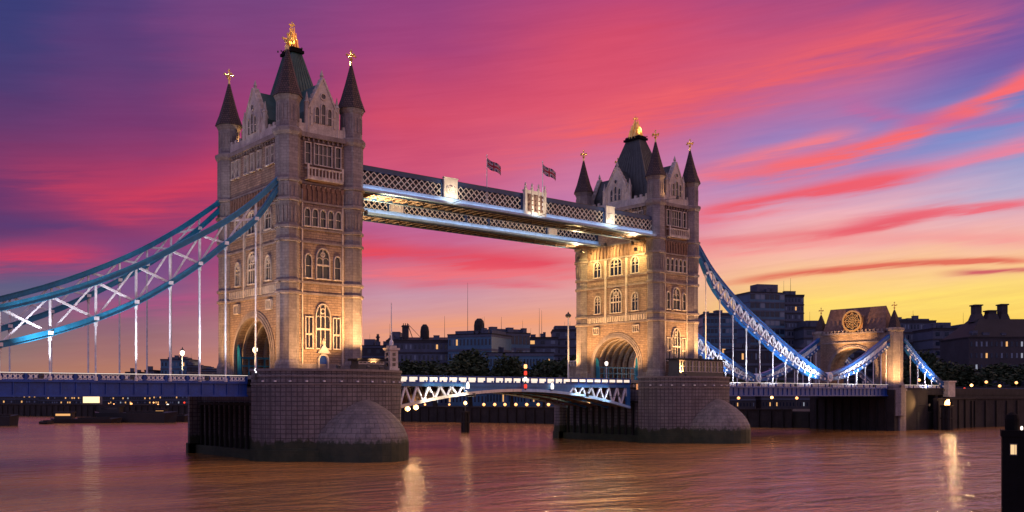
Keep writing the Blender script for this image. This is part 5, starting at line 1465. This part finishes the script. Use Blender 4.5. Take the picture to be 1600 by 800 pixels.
for px in (8, 22, 41, 58, 77, 104, 118, 162, 170, 178, 186, 196, 205, 232, 240, 247, 255, 262, 270, 276, 283, 288):
    h_ = bank_hit(px, BANK); x, y, d = h_
    x += (x - CX) * .012; y += (y - CY) * .012
    globe((x, y, zat(rnd.uniform(629, 641), d)), 'tiny warm shore light in the distant line under the left deck', rnd.uniform(.22, .5), 2, rnd.choice(['lampsoft', 'lampsoft', 'glow_red', 'lampwhite']), 'distant shore lights under the left deck', name='shore_light')
for i, (px, yy, m_) in enumerate(((1436, 594, 'lampsoft'), (1466, 600, 'lampsoft'), (1518, 602, 'lamp'), (1541, 597, 'lampsoft'), (1562, 603, 'lampsoft'), (1588, 598, 'lampsoft'))):
    x, y = at(px, 322); globe((x, y, zat(yy, 322)), f'{names[i]} bank lamp from the left, beyond the abutment gateway', .5, zat(yy, 322) - GZ, m_, 'bank lamps beyond the gateway', name='quay_lamp')

for i, (px, yy) in enumerate(((1496, 610), (1507, 607), (1530, 609), (1549, 611), (1572, 609))):
    x, y = at(px, 320); globe((x, y, zat(yy, 320)), f'{names[i]} small red light from the left along the road beyond the gateway', .36, zat(yy, 320) - GZ, 'glow_red', 'red lights beyond the gateway', name='road_light')
# ------------------------------------------------------------------ boats
def barge(px, d, L, label, h=1.8, cab=True, lit=False):
    x, y = at(px, d); t_ = thing('barge', (x, y, 0), label, 'boat', 'boats moored under the left deck', R(-YAW + random.uniform(-8, 8)))
    q = MB(); n = 8
    pl = [(-L / 2, 0), (-L * .46, -2), (L * .38, -2.2), (L / 2, 0), (L * .38, 2.2), (-L * .46, 2)]
    lo = [(x_ * .93, y_ * .8) for x_, y_ in pl]
    vs = [(*p, -.4) for p in lo] + [(*p, h + (.5 if i in (0, 3) else 0)) for i, p in enumerate(pl)]
    q._add(vs, [tuple(range(6))[::-1], tuple(range(6, 12))] + [(i, (i + 1) % 6, 6 + (i + 1) % 6, 6 + i) for i in range(6)]); q.build('hull', 'hull', t_)
    if cab:
        q = MB(); q.box(-L * .42, -L * .18, -1.5, 1.5, h, h + 2.2); q.box(-L * .44, -L * .16, -1.7, 1.7, h + 2.2, h + 2.4); q.lathe([(.08, h + 2.4), (.04, h + 5)], 5, (-L * .3, 0)); q.build('deckhouse', 'hull', t_)
        q = MB(); q.box(-L * .4, -L * .2, -1.56, -1.5, h + 1.1, h + 1.8); q.build('window', 'glow' if lit else 'glass', t_)
    q = MB(); q.box(-L * .1, L * .34, -1.6, 1.6, h, h + .6); q.build('hatch', 'timber', t_)
    return t_
barge(135, 330, 24, 'long low dark barge right of the left edge, with a lit deckhouse', 1.4, True, True)
barge(213, 335, 30, 'largest dark barge left of the nearer pier', 3.4)
barge(270, 345, 14, 'small dark boat close beside the nearer pier', 2.2, True, True)
barge(-4, 300, 14, 'dark boat cut by the left edge of the picture', 3.0)
barge(73, 318, 3.6, 'tiny dark dinghy alone on the water at the left', .7, False)
